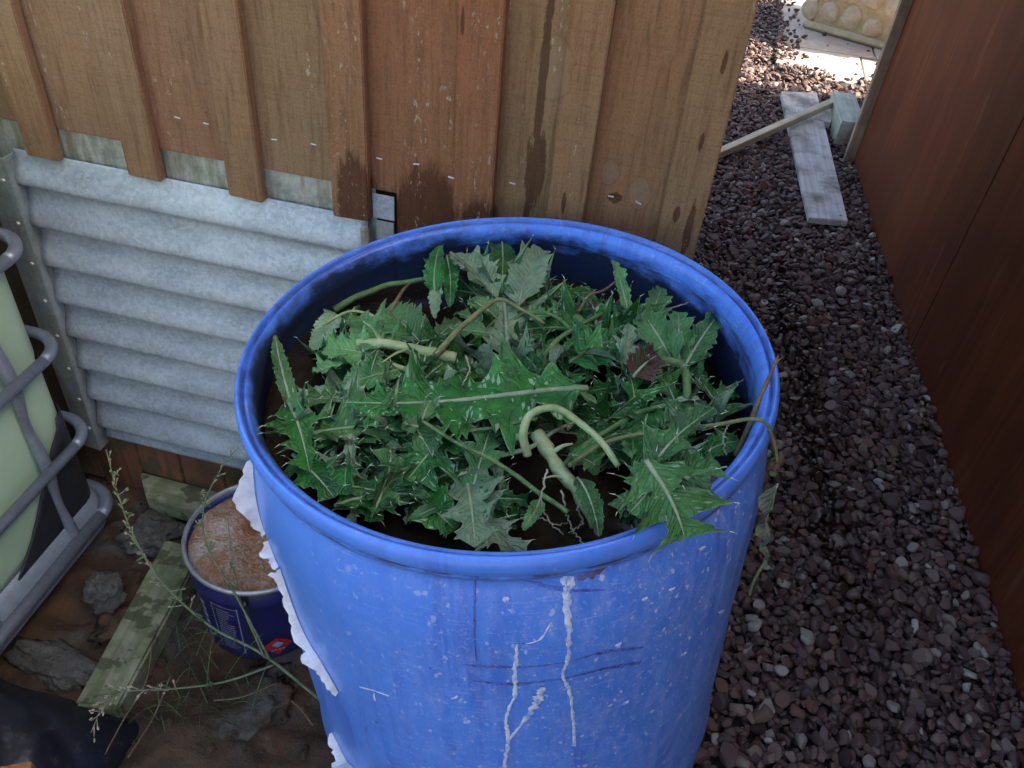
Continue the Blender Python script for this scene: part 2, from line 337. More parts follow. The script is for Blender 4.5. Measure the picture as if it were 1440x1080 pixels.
def barrel_mat():
    s = N('scuffed_blue_plastic'); p = s.obj(); x, y, z = s.sep(p)
    ang = s.math('ARCTAN2', y, x)
    q = s.comb(s.math('MULTIPLY', ang, .285), z, s.math('MULTIPLY', s.math('SUBTRACT', s.math('MULTIPLY', x, x), 0), 0))
    sh = s.noise(s.map(q, (5, 2.2, 1)), 1, 4, .6)
    c = s.mix(s.ramp(sh, [(.3, 0), (.72, 1)]), (.068, .222, .78), (.112, .300, .93))
    # wet runs: darker, cleaner vertical tears
    run = s.noise(s.map(q, (46, 3.0, 1)), 1, 4, .62, .35)
    rmask = s.ramp(s.noise(s.map(q, (7, 3.4, 1), (3, 2, 0)), 1, 3), [(.42, 0), (.60, 1)])
    c = s.mix(s.math('MULTIPLY', s.ramp(run, [(.50, 0), (.56, .7)]), rmask), c, (.066, .160, .64))
    # chalky scuffing and dried splashes, denser to the right of the front
    dens = s.ramp(s.math('ADD', s.math('MULTIPLY', s.math('ADD', ang, 2.1), .33), s.math('MULTIPLY', s.noise(s.map(q, (8, 6, 1)), 1, 3), .5)), [(.20, .10), (.70, .9)])
    dens = s.math('MULTIPLY', dens, s.ramp(s.math('MULTIPLY', z, -1), [(.028, .25), (.045, 1)]))
    wq = s.vmath('ADD', q, s.vmath('SCALE', s.noise(q, 120, 2, col=True), .010))
    rr = s.noise(q, 60, 3, .6)
    v1 = s.vor(s.map(wq, (1, .55, 1)), 125)
    sp = s.math('MULTIPLY', s.ramp(s.math('SUBTRACT', v1, s.math('MULTIPLY', s.ramp(rr, [(.48, 0), (.82, 1)]), .55)), [(.0, 1), (.10, 0)]), dens)
    v2 = s.vor(s.map(wq, (1, .7, 1), (.3, .7, 0)), 330)
    sp2 = s.math('MULTIPLY', s.ramp(s.math('SUBTRACT', v2, s.math('MULTIPLY', s.ramp(s.noise(q, 95, 2), [(.40, 0), (.70, 1)]), .55)), [(0, 1), (.12, 0)]), dens)
    c = s.mix(s.math('MULTIPLY', sp2, .45), c, (.40, .50, .84))
    haze = s.math('MULTIPLY', s.ramp(s.noise(s.map(q, (70, 16, 1)), 1, 4, .72), [(.44, 0), (.70, 1)]), dens)
    c = s.mix(s.math('MULTIPLY', haze, .45), c, (.34, .46, .86))
    scr = s.math('MULTIPLY', s.ramp(s.noise(s.map(q, (30, 420, 1), rot=(0, 0, .35)), 1, 2, .5), [(.62, 0), (.68, 1)]), s.ramp(s.noise(q, 13, 2), [(.44, 0), (.58, 1)]))
    c = s.mix(s.math('MULTIPLY', scr, .40), c, (.40, .50, .88))
    c = s.mix(s.math('MULTIPLY', sp, .75), c, (.66, .73, .88))
    # algae grime under the bead and a few dark specks
    dz = s.math('ABSOLUTE', s.math('ADD', z, .029))
    g = s.math('MULTIPLY', s.ramp(dz, [(.001, 1), (.006, 0)]), s.ramp(s.noise(s.map(q, (30, 200, 1)), 1, 4, .7), [(.42, 0), (.56, 1)]))
    c = s.mix(s.math('MULTIPLY', g, .85), c, (.045, .035, .04))
    rad0 = s.math('SQRT', s.math('ADD', s.math('MULTIPLY', x, x), s.math('MULTIPLY', y, y)))
    g3 = s.math('MULTIPLY', s.math('MULTIPLY', s.ramp(s.math('ABSOLUTE', s.math('SUBTRACT', rad0, .2828)), [(.0008, 1), (.0020, 0)]), s.ramp(z, [(-.012, 0), (-.010, 1)]) if False else s.ramp(s.math('ADD', z, .5), [(.488, 0), (.490, 1)])), s.ramp(s.noise(s.map(q, (26, 60, 1)), 1, 3, .7), [(.36, .25), (.56, 1)]))
    c = s.mix(s.math('MULTIPLY', g3, .8), c, (.03, .035, .08))  # grime line that also deepens the rim groove's shade in colour
    dk = s.math('MULTIPLY', s.ramp(s.noise(s.map(p, (150, 150, 150)), 1, 2, .6), [(.70, 0), (.74, 1)]), s.ramp(s.noise(p, 12, 3), [(.45, 0), (.6, 1)]))
    c = s.mix(s.math('MULTIPLY', dk, .8), c, (.02, .025, .06))
    # inside: slime line and black film on the wall below the lip
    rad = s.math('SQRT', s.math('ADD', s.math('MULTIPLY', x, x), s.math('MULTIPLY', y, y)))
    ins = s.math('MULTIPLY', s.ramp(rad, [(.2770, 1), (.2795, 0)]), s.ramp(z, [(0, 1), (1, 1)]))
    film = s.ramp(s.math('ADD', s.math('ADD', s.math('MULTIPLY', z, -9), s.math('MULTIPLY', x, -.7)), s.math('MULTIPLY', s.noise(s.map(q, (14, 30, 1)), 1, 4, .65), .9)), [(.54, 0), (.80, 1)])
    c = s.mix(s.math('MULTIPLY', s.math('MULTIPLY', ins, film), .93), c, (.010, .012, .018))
    h = sh
    return s.fin(c, s.math('ADD', .30, s.math('MULTIPLY', haze, .3)), s.bump(h, .25, .004), spec=.5)
M_BARREL = barrel_mat()
def film_mat(nm, c0, c1, sc_, a, b):
    s = N(nm); f = s.ramp(s.noise(s.map(s.obj(), (1, 1, .5)), sc_, 4, .7), [(a, 0), (b, 1)]); return s.fin(s.mix(f, c0, c1), .5)
M_PAINT = film_mat('dried_white_paint', (.20, .36, .86), (.66, .74, .88), 160, .36, .56)
M_SCRATCH = film_mat('rusty_scratch', (.085, .22, .78), (.075, .07, .20), 140, .34, .62)
M_BROWN = film_mat('brown_smear', (.10, .20, .60), (.12, .06, .05), 90, .30, .55)
def paper_mat():
    s = N('torn_white_label'); a = s.noise(s.pos(), 60, 4); return s.fin(s.ramp(a, [(.35, (.72, .73, .75)), (.6, (.90, .90, .90))]), .7)
M_PAPER = paper_mat()
def water_mat():
    s = N('murky_water'); a = s.noise(s.pos(), 14, 4); b = s.ramp(s.noise(s.pos(), 160, 3, .6), [(.66, 0), (.72, 1)])
    c = s.ramp(a, [(.3, (.008, .007, .005)), (.7, (.026, .020, .012))]); c = s.mix(s.math('MULTIPLY', b, .5), c, (.10, .085, .05))
    return s.fin(c, .10, s.bump(s.noise(s.pos(), 12, 2), .15, .004), spec=.25)
M_WATER = water_mat()

def leaf_mat(nm, c0, c1, vein, rough=.5, vs=.7, fuzz=.25, marg=(.26, .36, .22)):
    s = N(nm); uv = s.uv(); u, v, _ = s.sep(uv); p = s.obj(); r = s.rand()
    ro = s.vmath('ADD', p, s.comb(r, s.math('MULTIPLY', r, 5), r))
    n1 = s.noise(ro, 42, 3, .6); n2 = s.noise(ro, 260, 2, .65)
    c = s.mix(s.ramp(n1, [(.3, 0), (.7, 1)]), c0, c1)
    hs = s.n('ShaderNodeHueSaturation'); s.set(hs.inputs['Color'], c); s.set(hs.inputs['Value'], s.math('ADD', .62, s.math('MULTIPLY', r, .8))); s.set(hs.inputs['Hue'], s.math('ADD', .485, s.math('MULTIPLY', s.math('FRACT', s.math('MULTIPLY', r, 7.7)), .035))); c = hs.outputs[0]
    ph = s.math('MULTIPLY', s.math('SUBTRACT', u, s.math('MULTIPLY', v, .16)), 44)
    vein_l = s.math('ABSOLUTE', s.math('SINE', s.math('ADD', ph, s.math('MULTIPLY', n1, 1.6))))
    vm = s.math('MULTIPLY', s.ramp(vein_l, [(.0, 1), (.20, 0)]), vs)
    c = s.mix(vm, c, vein)
    c = s.mix(s.ramp(n2, [(.56, 0), (.75, fuzz)]), c, (.32, .42, .30))
    c = s.mix(s.ramp(n2, [(.25, .4), (.42, 0)]), c, (.01, .025, .01))
    c = s.mix(s.ramp(v, [(.93, 0), (1.0, .55)]), c, marg)
    spots = s.ramp(s.noise(ro, 85, 2), [(.70, 0), (.74, .7)]); c = s.mix(spots, c, (.045, .04, .02))
    h = s.math('ADD', s.math('MULTIPLY', s.ramp(vein_l, [(0, 0), (.6, 1)]), .45), s.math('ADD', s.math('MULTIPLY', n1, 1.0), s.math('MULTIPLY', n2, .5)))
    return s.fin(c, rough, s.bump(h, .8, .0025), spec=.35, Subsurface_Weight=0.0)
M_LTOP = leaf_mat('thistle_leaf_green', (.010, .064, .012), (.036, .198, .030), (.08, .21, .055), .40, .30, .05)
M_LTOP2 = leaf_mat('thistle_leaf_bluegreen', (.026, .098, .028), (.072, .215, .058), (.13, .27, .10), .52, .30, .20)
M_LUND = leaf_mat('leaf_underside_grey', (.15, .25, .14), (.27, .38, .225), (.15, .23, .12), .7, .3, .3)
M_LPALE = leaf_mat('sowthistle_leaf_pale', (.065, .190, .055), (.140, .315, .105), (.25, .38, .18), .5, .3, .15)
M_LRED = leaf_mat('reddish_leaf', (.06, .07, .022), (.115, .040, .034), (.12, .14, .05), .5, .4, .2)
M_LDEAD = leaf_mat('withered_leaf', (.15, .165, .09), (.28, .28, .17), (.12, .11, .06), .85, .3, .3)
def stem_mat(nm, c0, c1):
    s = N(nm); p = s.obj(); a = s.noise(s.map(p, (60, 60, 60)), 1, 4, .6); b = s.noise(p, 420, 2)
    c = s.mix(s.ramp(a, [(.35, 0), (.65, 1)]), c0, c1); c = s.mix(s.ramp(b, [(.55, 0), (.7, .35)]), c, (.4, .45, .3))
    return s.fin(c, .55, s.bump(s.math('ADD', a, b), .4, .001), spec=.35)
M_RIB = stem_mat('pale_midrib', (.20, .28, .15), (.34, .42, .26))
M_SPINE = N('leaf_spine').fin((.55, .58, .42), .5)
M_STEM = stem_mat('green_stem', (.055, .13, .035), (.125, .225, .07))
M_STEMP = stem_mat('pale_root_stem', (.21, .31, .11), (.43, .50, .26))
M_STEMO = stem_mat('olive_stem', (.12, .145, .05), (.21, .23, .09))
M_TWIG = stem_mat('brown_twig', (.11, .075, .045), (.21, .145, .085))
M_HAIR = stem_mat('dry_rootlet', (.32, .28, .2), (.45, .4, .3))
M_WEED = stem_mat('weed_stalk', (.13, .17, .085), (.23, .27, .15))
M_BUD = stem_mat('weed_bud', (.28, .28, .14), (.46, .43, .27))
M_SEED = stem_mat('dry_seed_head', (.38, .30, .22), (.58, .48, .38))
M_GRASS = stem_mat('grass_blade', (.05, .09, .025), (.11, .15, .05))

# tub, tank
M_TUB = N('navy_tin_paint'); M_TUB = M_TUB.fin(M_TUB.ramp(M_TUB.noise(M_TUB.obj(), 22, 4), [(.3, (.012, .014, .075)), (.7, (.020, .024, .12))]), .38)
def filler():
    s = N('rusty_dried_filler'); p = s.obj(); a = s.noise(p, 9, 4, .6, .8); b = s.noise(p, 120, 4, .75); v = s.vor(p, 190, 'SMOOTH_F1')
    c = s.ramp(a, [(.32, (.24, .085, .025)), (.45, (.42, .165, .06)), (.54, (.52, .27, .15)), (.64, (.62, .46, .36))])
    c = s.mix(s.math('MULTIPLY', s.ramp(b, [(.48, 0), (.62, .8)]), s.ramp(a, [(.4, 0), (.6, 1)])), c, (.72, .62, .54))
    st = s.ramp(s.noise(s.map(p, (60, 18, 1)), 1, 3, .6, .8), [(.64, 0), (.70, 1)]); c = s.mix(s.math('MULTIPLY', st, .7), c, (.17, .035, .02))
    return s.fin(c, .62, s.bump(s.math('ADD', b, s.math('ADD', a, v)), .9, .005))
M_FILL = filler()
M_TINRIM = galv('tin_rim', (.35, .35, .36), (.6, .6, .6), .25, .4, .6)
M_WHITEPRINT = N('white_print').fin((.30, .33, .44), .5)
M_REDPRINT = N('red_print').fin((.42, .03, .03), .45)
def bottle():
    s = N('translucent_tank_plastic'); a = s.noise(s.pos(), 5, 3); return s.fin(s.ramp(a, [(.3, (.46, .64, .44)), (.7, (.56, .74, .53))]), .42, s.bump(a, .1, .004), Subsurface_Weight=.25, Subsurface_Radius=(.03, .03, .02))
M_BOTTLE = bottle()
M_BLACKP = N('black_plastic'); M_BLACKP = M_BLACKP.fin(M_BLACKP.ramp(M_BLACKP.noise(M_BLACKP.pos(), 30, 4), [(.3, (.012, .013, .018)), (.7, (.03, .032, .04))]), .5)
M_TRAY = galv('pallet_tray_steel', (.24, .30, .36), (.34, .40, .46), .15, .5, .3, .4)
def bagm():
    s = N('black_polythene'); a = s.noise(s.obj(), 9, 4); d = s.ramp(s.noise(s.obj(), 55, 4, .7), [(.58, 0), (.7, .5)])
    return s.fin(s.mix(d, (.014, .015, .022), (.10, .085, .07)), .36, s.bump(s.math('ADD', a, s.math('MULTIPLY', s.noise(s.obj(), 40, 3), .3)), .5, .01))
M_BAG = bagm()
def rub():
    s = N('broken_concrete'); p = s.pos(); a = s.noise(p, 24, 5, .65); b = s.noise(p, 130, 4, .7)
    c = s.ramp(a, [(.3, (.075, .07, .055)), (.7, (.21, .205, .185))]); c = s.mix(s.ramp(b, [(.35, .6), (.5, 0)]), c, (.05, .045, .035))
    return s.fin(c, .9, s.bump(s.math('ADD', a, b), 1, .008))
M_RUB = rub()
M_BRICK = N('orange_brick'); M_BRICK = M_BRICK.fin(M_BRICK.ramp(M_BRICK.noise(M_BRICK.obj(), 60, 4), [(.3, (.25, .10, .04)), (.7, (.42, .2, .08))]), .9)
M_ROOF = N('grey_roof_sheet').fin((.3, .31, .32), .5, metal=.3)
#MATS_END

# ================================================================== SETTING
def grid_mesh(name, x0, x1, y0, y1, nx, ny, fz, mat):
    V = []; F = []
    for j in range(ny+1):
        for i in range(nx+1):
            x = x0+(x1-x0)*i/nx; y = y0+(y1-y0)*j/ny; V.append((x, y, fz(x, y)))
    for j in range(ny):
        for i in range(nx):
            a = j*(nx+1)+i; F.append((a, a+1, a+nx+2, a+nx+1))
    return mk(name, V, F, mat, None, True)
tag(mk('ground', [(-150, -150, -.10), (150, -150, -.10), (150, 150, -.10), (-150, 150, -.10)], [(0, 1, 2, 3)], M_GROUND), kind='structure')
def soil_z(x, y):
    v = Vector((x, y, 0))
    z = .030*mnoise.fractal(v*5, 1, 2, 4) + .010*mnoise.fractal(v*26, 1, 2, 3) + .005*mnoise.noise(v*70)
    if x > 0: z -= .05*min(1, x/.25)
    return max(-.09, z*.8-.012)
tag(grid_mesh('soil', -2.6, .34, -2.4, .02, 300, 250, soil_z, M_SOIL), kind='structure')
def bed_z(x, y): return -.024 + .004*mnoise.noise(Vector((x*6, y*6, 0)))
tag(grid_mesh('gravel_bed', .10, 1.35, -2.4, 7.5, 40, 200, bed_z, M_BED), kind='structure')

# ------------------------------------------------------------------ gravel
protos = bpy.data.collections.new('gravel_stone_shapes')
def stone_proto(k):
    bm = bmesh.new(); bmesh.ops.create_icosphere(bm, subdivisions=3, radius=1)
    rnd = random.Random(k)
    for _ in range(rnd.randint(7, 11)):
        n = Vector((rnd.gauss(0, 1), rnd.gauss(0, 1), rnd.gauss(0, 1))).normalized(); d = rnd.uniform(.45, .82)
        for v in bm.verts:
            e = v.co.dot(n)-d
            if e > 0: v.co -= n*e
    sc_ = Vector((1, rnd.uniform(.62, .92), rnd.uniform(.42, .72)))
    for v in bm.verts:
        v.co += v.co.normalized()*.035*mnoise.noise(v.co*2.2+Vector((k, 0, 0)))
        v.co = Vector((v.co.x*sc_.x, v.co.y*sc_.y, v.co.z*sc_.z))
    bmesh.ops.dissolve_degenerate(bm, dist=.03, edges=bm.edges[:])
    bmesh.ops.triangulate(bm, faces=bm.faces[:])
    me = bpy.data.meshes.new('gravel_stone'); bm.to_mesh(me); bm.free(); me.materials.append(M_STONE)
    o = bpy.data.objects.new('gravel_stone', me); protos.objects.link(o); shade_sharp(o, 38)
NPROTO = 18
for k in range(NPROTO): stone_proto(k)
pts = []; scl = []; rot = []; idx = []
def in_gravel(x, y):
    wob = .05*mnoise.noise(Vector((x*7, y*7, 3)))
    if y < 0 and x < .16+wob: return False
    if y >= 0 and x < .02: return False
    if x > 1.07+.02 - .0698*(y-.039) and y < 2.46: return False
    e = min(y-(3.33+max(0, .86-x)*.45+wob), x-(.62+wob*1.2) if y > 3.55 else 9)
    if e > 0 and random.random() < min(.99, .55+e*4): return False
    if x > 1.25 or y > 6.2: return False
    return True
def scatter(step, z0, z1, r0, r1, x0, x1, y0, y1):
    y = y0
    while y < y1:
        x = x0
        while x < x1:
            xx = x+random.uniform(-.5, .5)*step; yy = y+random.uniform(-.5, .5)*step
            if in_gravel(xx, yy):
                r = r0+(r1-r0)*random.random()**2.0
                und = .008*mnoise.noise(Vector((xx*3.5, yy*3.5, 0)))
                if yy > 3.36 and xx > .58: zz = random.uniform(.016, .032)
                else: zz = random.uniform(z0, z1)+und
                pts.append((xx, yy, zz)); scl.append(r); idx.append(random.randrange(NPROTO))
                rot.append((random.gauss(0, .42), random.gauss(0, .42), random.uniform(0, 6.28)))
            x += step
        y += step
scatter(.0175, -.020, -.004, .0105, .0185, .0, 1.25, -.95, 3.9)
scatter(.0185, -.004, .010, .0085, .0200, .0, 1.25, -.95, 3.9)
scatter(.055, .008, .014, .016, .0250, .0, 1.25, -.95, 3.6)
scatter(.024, -.010, .006, .011, .019, .0, 1.25, 3.9, 6.2)
gm = bpy.data.meshes.new('gravel'); gm.from_pydata(pts, [], [])
for nm, ty, dat in (('srot', 'FLOAT_VECTOR', rot), ('sscl', 'FLOAT', scl), ('sidx', 'INT', idx)):
    a = gm.attributes.new(nm, ty, 'POINT'); a.data.foreach_set('vector' if ty == 'FLOAT_VECTOR' else 'value', np.array(dat).ravel())
gobj = bpy.data.objects.new('gravel', gm); COL.objects.link(gobj)
ng = bpy.data.node_groups.new('gravel_scatter', 'GeometryNodeTree')
ng.interface.new_socket('Geometry', in_out='INPUT', socket_type='NodeSocketGeometry'); ng.interface.new_socket('Geometry', in_out='OUTPUT', socket_type='NodeSocketGeometry')
gi = ng.nodes.new('NodeGroupInput'); go = ng.nodes.new('NodeGroupOutput'); ip = ng.nodes.new('GeometryNodeInstanceOnPoints'); ci = ng.nodes.new('GeometryNodeCollectionInfo')
ci.inputs[0].default_value = protos; ci.inputs['Separate Children'].default_value = True; ci.inputs['Reset Children'].default_value = True
def nattr(nm, ty):
    a = ng.nodes.new('GeometryNodeInputNamedAttribute'); a.data_type = ty; a.inputs[0].default_value = nm; return a.outputs[0]
ip.inputs['Pick Instance'].default_value = True
ng.links.new(gi.outputs[0], ip.inputs['Points']); ng.links.new(ci.outputs[0], ip.inputs['Instance']); ng.links.new(nattr('sidx', 'INT'), ip.inputs['Instance Index'])
ng.links.new(nattr('srot', 'FLOAT_VECTOR'), ip.inputs['Rotation']); ng.links.new(nattr('sscl', 'FLOAT'), ip.inputs['Scale']); ng.links.new(ip.outputs[0], go.inputs[0])
md = gobj.modifiers.new('scatter', 'NODES'); md.node_group = ng
tag(gobj, 'dark reddish brown crushed stone gravel covering the narrow path', 'gravel', kind='stuff')

# ------------------------------------------------------------------ paving slabs in the sun
def slab(lo, hi, label):
    o = box('paving_slab', lo, hi, M_SLAB, None, .006)
    tag(o, label, 'paving slab'); return o
for i, (x0, x1, y0, y1, z, lb) in enumerate(((.585, 1.02, 3.36, 3.80, .016, 'sunlit pale concrete slab whose near corner meets the gravel'), (1.03, 1.62, 3.30, 3.79, .013, 'pale concrete slab beside the end of the brown shed'), (.60, 1.10, 3.81, 4.30, .015, 'dusty concrete slab in the shadow at the foot of the cobble wall'), (1.11, 1.62, 3.80, 4.30, .018, 'concrete slab under the cobble stone wall'), (.61, 1.6, 4.31, 5.4, .012, 'large bright slab beyond the corner of the cobble wall'))):
    slab((x0, y0, -.06), (x1, y1, z), lb)

# ------------------------------------------------------------------ cobble stone wall
cw = empty('cobble_wall', 'low wall of round yellow cobbles set in mortar behind the slabs', 'stone wall', (.76, 4.19, .016))
e1 = Vector((.908, -.418, 0)).normalized(); e2 = Vector((-e1.y, e1.x, 0))      # along the face, into the wall
bm = bmesh.new(); bmesh.ops.create_cube(bm, size=1)
for v in bm.verts:
    a = (v.co.x+.5)*.95; b = (v.co.y+.5)*.5; c = (v.co.z+.5)*.95
    v.co = e1*a+e2*b+Vector((0, 0, c))
bmesh.ops.bevel(bm, geom=bm.edges[:], offset=.02, segments=2, affect='EDGES')
frombm('mortar', bm, M_MORTAR, cw)
bm = bmesh.new(); bmesh.ops.create_cube(bm, size=1)
for v in bm.verts:
    a = -.02+(v.co.x+.5)*.99; b = -.05+(v.co.y+.5)*.1; c = (v.co.z+.5)*.035
    v.co = e1*a+e2*b+Vector((0, 0, c+.001))
bmesh.ops.bevel(bm, geom=bm.edges[:], offset=.01, segments=2, affect='EDGES')
frombm('mortar_skirt', bm, M_MORTAR, cw, True)
def cobble(k):
    bm = bmesh.new(); bmesh.ops.create_icosphere(bm, subdivisions=2, radius=1)
    for v in bm.verts: v.co += v.co*.22*mnoise.noise(v.co*1.3+Vector((k*3.1, 0, 0)))
    me = bpy.data.meshes.new('cobble'); bm.to_mesh(me); bm.free(); me.materials.append(M_COB); me.polygons.foreach_set('use_smooth', [True]*len(me.polygons)); return me
cms = [cobble(k) for k in range(5)]
k = 0
for row in range(7):
    a = -.01+(row % 2)*.06; 
    while a < .95:
        o = bpy.data.objects.new('cobble', cms[k % 5]); COL.objects.link(o); o.parent = cw
        o.location = e1*(a+random.uniform(-.01, .01))+e2*(.008)+Vector((0, 0, .095+row*.118+random.uniform(-.012, .012)))
        r = random.uniform(.058, .068); o.scale = (r, r*.42, r*random.uniform(.9, 1.12)); o.rotation_euler = (0, random.uniform(-.4, .4), math.atan2(e1.y, e1.x)); a += random.uniform(.118, .135); k += 1
    for b in (.05+(row % 2)*.06, .19, .33):
        o = bpy.data.objects.new('cobble', cms[k % 5]); COL.objects.link(o); o.parent = cw; k += 1
        o.location = e1*.012+e2*b+Vector((0, 0, .095+row*.118)); r = random.uniform(.048, .06); o.scale = (r*.6, r, r); o.rotation_euler = (0, 0, math.atan2(e1.y, e1.x))

# ------------------------------------------------------------------ timber shed with board and batten wall
TOP = 2.35
def prism_xz(name, poly, y0, y1, mat, parent, bev=.0015, seed=0):
    bm = bmesh.new(); off = Vector(parent.location) if parent else Vector((0, 0, 0))
    f = bm.faces.new([bm.verts.new(Vector((x, y0, z))-off) for x, z in poly])
    r = bmesh.ops.extrude_face_region(bm, geom=[f])
    for v in r['geom']:
        if isinstance(v, bmesh.types.BMVert): v.co.y += y1-y0
    bmesh.ops.recalc_face_normals(bm, faces=bm.faces[:])
    if bev: bmesh.ops.bevel(bm, geom=bm.edges[:], offset=bev, segments=2, affect='EDGES')
    o = frombm(name, bm, mat, parent); shade_sharp(o); return o
shed = empty('timber_shed', 'brown timber shed wall of upright boards and battens behind the blue barrel', 'shed', (0, 0, 0))
BT = [(-1.35, -1.295), (-1.175, -1.118), (-1.0, -.942), (-.820, -.763), (-.641, -.585), (-.470, -.414), (-.298, -.240), (-.111, -.052), (.028, .080), (.184, .241)]
boards = []
for i in range(len(BT)-1):
    a = (BT[i][0]+BT[i][1])/2+.003; b = (BT[i+1][0]+BT[i+1][1])/2-.003
    j = random.uniform(-.002, .002)
    if b < -.25: poly = [(a, .853), (b, .853), (b, TOP), (a, TOP)]
    elif a < -.25: poly = [(a, .853), (-.203, .853), (-.203, .02), (b, .02), (b, TOP), (a, TOP)]
    else: poly = [(a, .02), (b, .02), (b, TOP), (a, TOP)]
    boards.append(prism_xz('board', poly, .0+j, .018, M_WOOD, shed))
boards.append(prism_xz('board', [(.216, .02), (.238, .02), (.238, TOP), (.216, TOP)], .001, .018, M_WOOD, shed))
for i, (a, b) in enumerate(BT):
    zb = .806 if b < -.2 else .02
    tw = random.uniform(-.0015, .0015)
    prism_xz('batten', [(a-tw, zb), (b-tw, zb+random.uniform(-.003, .003)), (b+tw, TOP), (a+tw, TOP)], -.0185, -.0012, M_WOOD, shed, .0018)
# bright staples left in the boards
for (x, z, t) in ((-.543, .912, .15), (-.497, .911, .1), (-.389, .906, -.1), (-.327, .910, .1), (-.226, .907, .1), (-.170, .909, -.1), (-.113, .907, .15), (-.028, .907, .1), (.112, .915, .05), (.151, .913, .4)):
    bm = bmesh.new(); bmesh.ops.create_cube(bm, size=1)
    for v in bm.verts: v.co = Vector((v.co.x*.0085, v.co.y*.0016, v.co.z*.0016))
    bd_ = min(boards, key=lambda q: abs(sum(v.co.x for v in q.data.vertices)/len(q.data.vertices)-x)); o = frombm('staple', bm, M_STAPLE, bd_); o.location = (x, -.0032 if not -.115 < x < -.05 else -.0195, z); o.rotation_euler = (0, t, 0)
# body behind the cladding (keeps the shed closed), far side wall and roof
box('wall_core', (-1.55, .0205, .0), (.236, 1.7, TOP-.02), M_CORE, shed, .003)
box('roof', (-1.7, -.02, TOP+.003), (.27, 1.8, TOP+.05), M_ROOF, shed, .004)
for a, b in ((-1.50, -1.35), (-1.347, -1.20), (-1.197, -1.05), (-1.047, -.908)): prism_xz('board', [(a, .0), (b, .0), (b, .795), (a, .795)], .002, .0195, M_WOOD, shed)
# flashing strip tucked under the board ends
prism_xz('flashing', [(-1.5, .700), (-.236, .700), (-.236, .872), (-1.5, .872)], .0030, .0050, M_GALVG, shed, 0)
prism_xz('flashing', [(-.2385, .809), (-.2045, .809), (-.2045, .849), (-.2385, .849)], -.0040, -.0012, M_GALV, shed, .0006)
for i, (a, b) in enumerate(((-.905, -.80), (-.797, -.70), (-.697, -.600), (-.597, -.505), (-.502, -.41), (-.407, -.30), (-.297, -.206))):
    prism_xz('skirting_board', [(a, -.03), (b, -.03), (b, .152), (a, .152)], .001+random.uniform(0, .002), .018, M_REDBOARD, shed, .002)

# ------------------------------------------------------------------ corrugated panel
cp = empty('corrugated_panel', 'galvanised horizontally corrugated steel panel fixed low on the timber wall', 'metal sheet', (-.55, -.012, .15))
V = []; F = []; nx, nz = 36, 150; PITCH = .0790
for j in range(nz+1):
    z = .158+(.806-.158)*j/nz
    for i in range(nx+1):
        x = -.855+(.609)*i/nx
        u = ((.806-z)/PITCH+.12) % 1.0
        o_ = .5-.5*math.cos(math.pi*u/.80) if u < .80 else .5+.5*math.cos(math.pi*(u-.80)/.20)
        y = -.003-.0180*o_+.0012*mnoise.noise(Vector((x*7, z*5, 0)))
        V.append(Vector((x, y, z))-cp.location)
for j in range(nz):
    for i in range(nx):
        a = j*(nx+1)+i; F.append((a, a+1, a+nx+2, a+nx+1))
sh = mk('sheet', V, F, M_GALV, cp, True)
m_ = sh.modifiers.new('thick', 'SOLIDIFY'); m_.thickness = .0012; m_.offset = -1
# L-shaped edging on the left: a flat leg on the wall and a leg standing out
ea = prism_xz('edge_angle', [(-.902, .14), (-.858, .135), (-.853, .800), (-.903, .806)], -.032, -.029, M_GALVD, cp, .0008)
prism_xz('edge_angle', [(-.8615, .135), (-.8585, .135), (-.8535, .800), (-.8565, .800)], -.0285, -.003, M_GALVD, cp, .0006)
for z in np.linspace(.20, .76, 8):
    bm = bmesh.new(); bmesh.ops.create_cone(bm, segments=10, radius1=.0042, radius2=.0026, depth=.003, cap_ends=True)
    o = frombm('screw', bm, M_SCREW, ea, False); o.rotation_euler = (R_(90), 0, 0); o.location = Vector((-.866, -.034, z))-cp.location
prism_xz('jamb_strip', [(-.249, .13), (-.236, .13), (-.236, .804), (-.249, .804)], -.030, -.0265, M_GALVG, cp, .0006)
prism_xz('jamb_strip', [(-.2335, .13), (-.205, .13), (-.205, .806), (-.2335, .806)], -.006, -.003, M_GALVD, cp, .0006)

# ------------------------------------------------------------------ brown plywood shed on the right of the path
W0 = Vector((1.068, .039, 0)); WD = Vector((-.167, 2.393, 0)).normalized(); WN = Vector((-WD.y, WD.x, 0))      # WN points to the path
ps = empty('plywood_shed', 'tall dark red brown plywood shed wall along the gravel path', 'shed', tuple(W0))
def wbox(name, l0, l1, t0, t1, z0, z1, mat, bev=.002):
    bm = bmesh.new(); bmesh.ops.create_cube(bm, size=1)
    for v in bm.verts: v.co = Vector((v.co.x*(l1-l0), v.co.y*(t1-t0), v.co.z*(z1-z0)))
    if bev: bmesh.ops.bevel(bm, geom=bm.edges[:], offset=bev, segments=2, affect='EDGES')
    o = frombm(name, bm, mat, ps); shade_sharp(o)
    o.rotation_euler = (0, 0, math.atan2(WD.y, WD.x))
    o.location = WD*((l0+l1)/2)+WN*((t0+t1)/2)+Vector((0, 0, (z0+z1)/2)); return o
J = 1.132
for l0, l1 in ((J+.002, 2.40), (J-1.2, J-.002), (J-2.4, J-1.204), (J-3.6, J-2.404)):
    wbox('sheet_panel', l0, l1, -.012, 0, -.01, 2.7, M_PLY, .0025)
wbox('corner_trim', 2.403, 2.438, -.03, .036, -.01, 2.7, M_TRIM, .003)
wbox('wall_frame', J-3.6, 2.40, -.09, -.0125, .0, 2.68, M_CORE, 0)
wbox('shed_shade_body', J-3.6, 3.12, -2.6, -.215, .0, 2.66, M_CORE, .01)  # unseen mass added behind the wall end to keep sun off the path
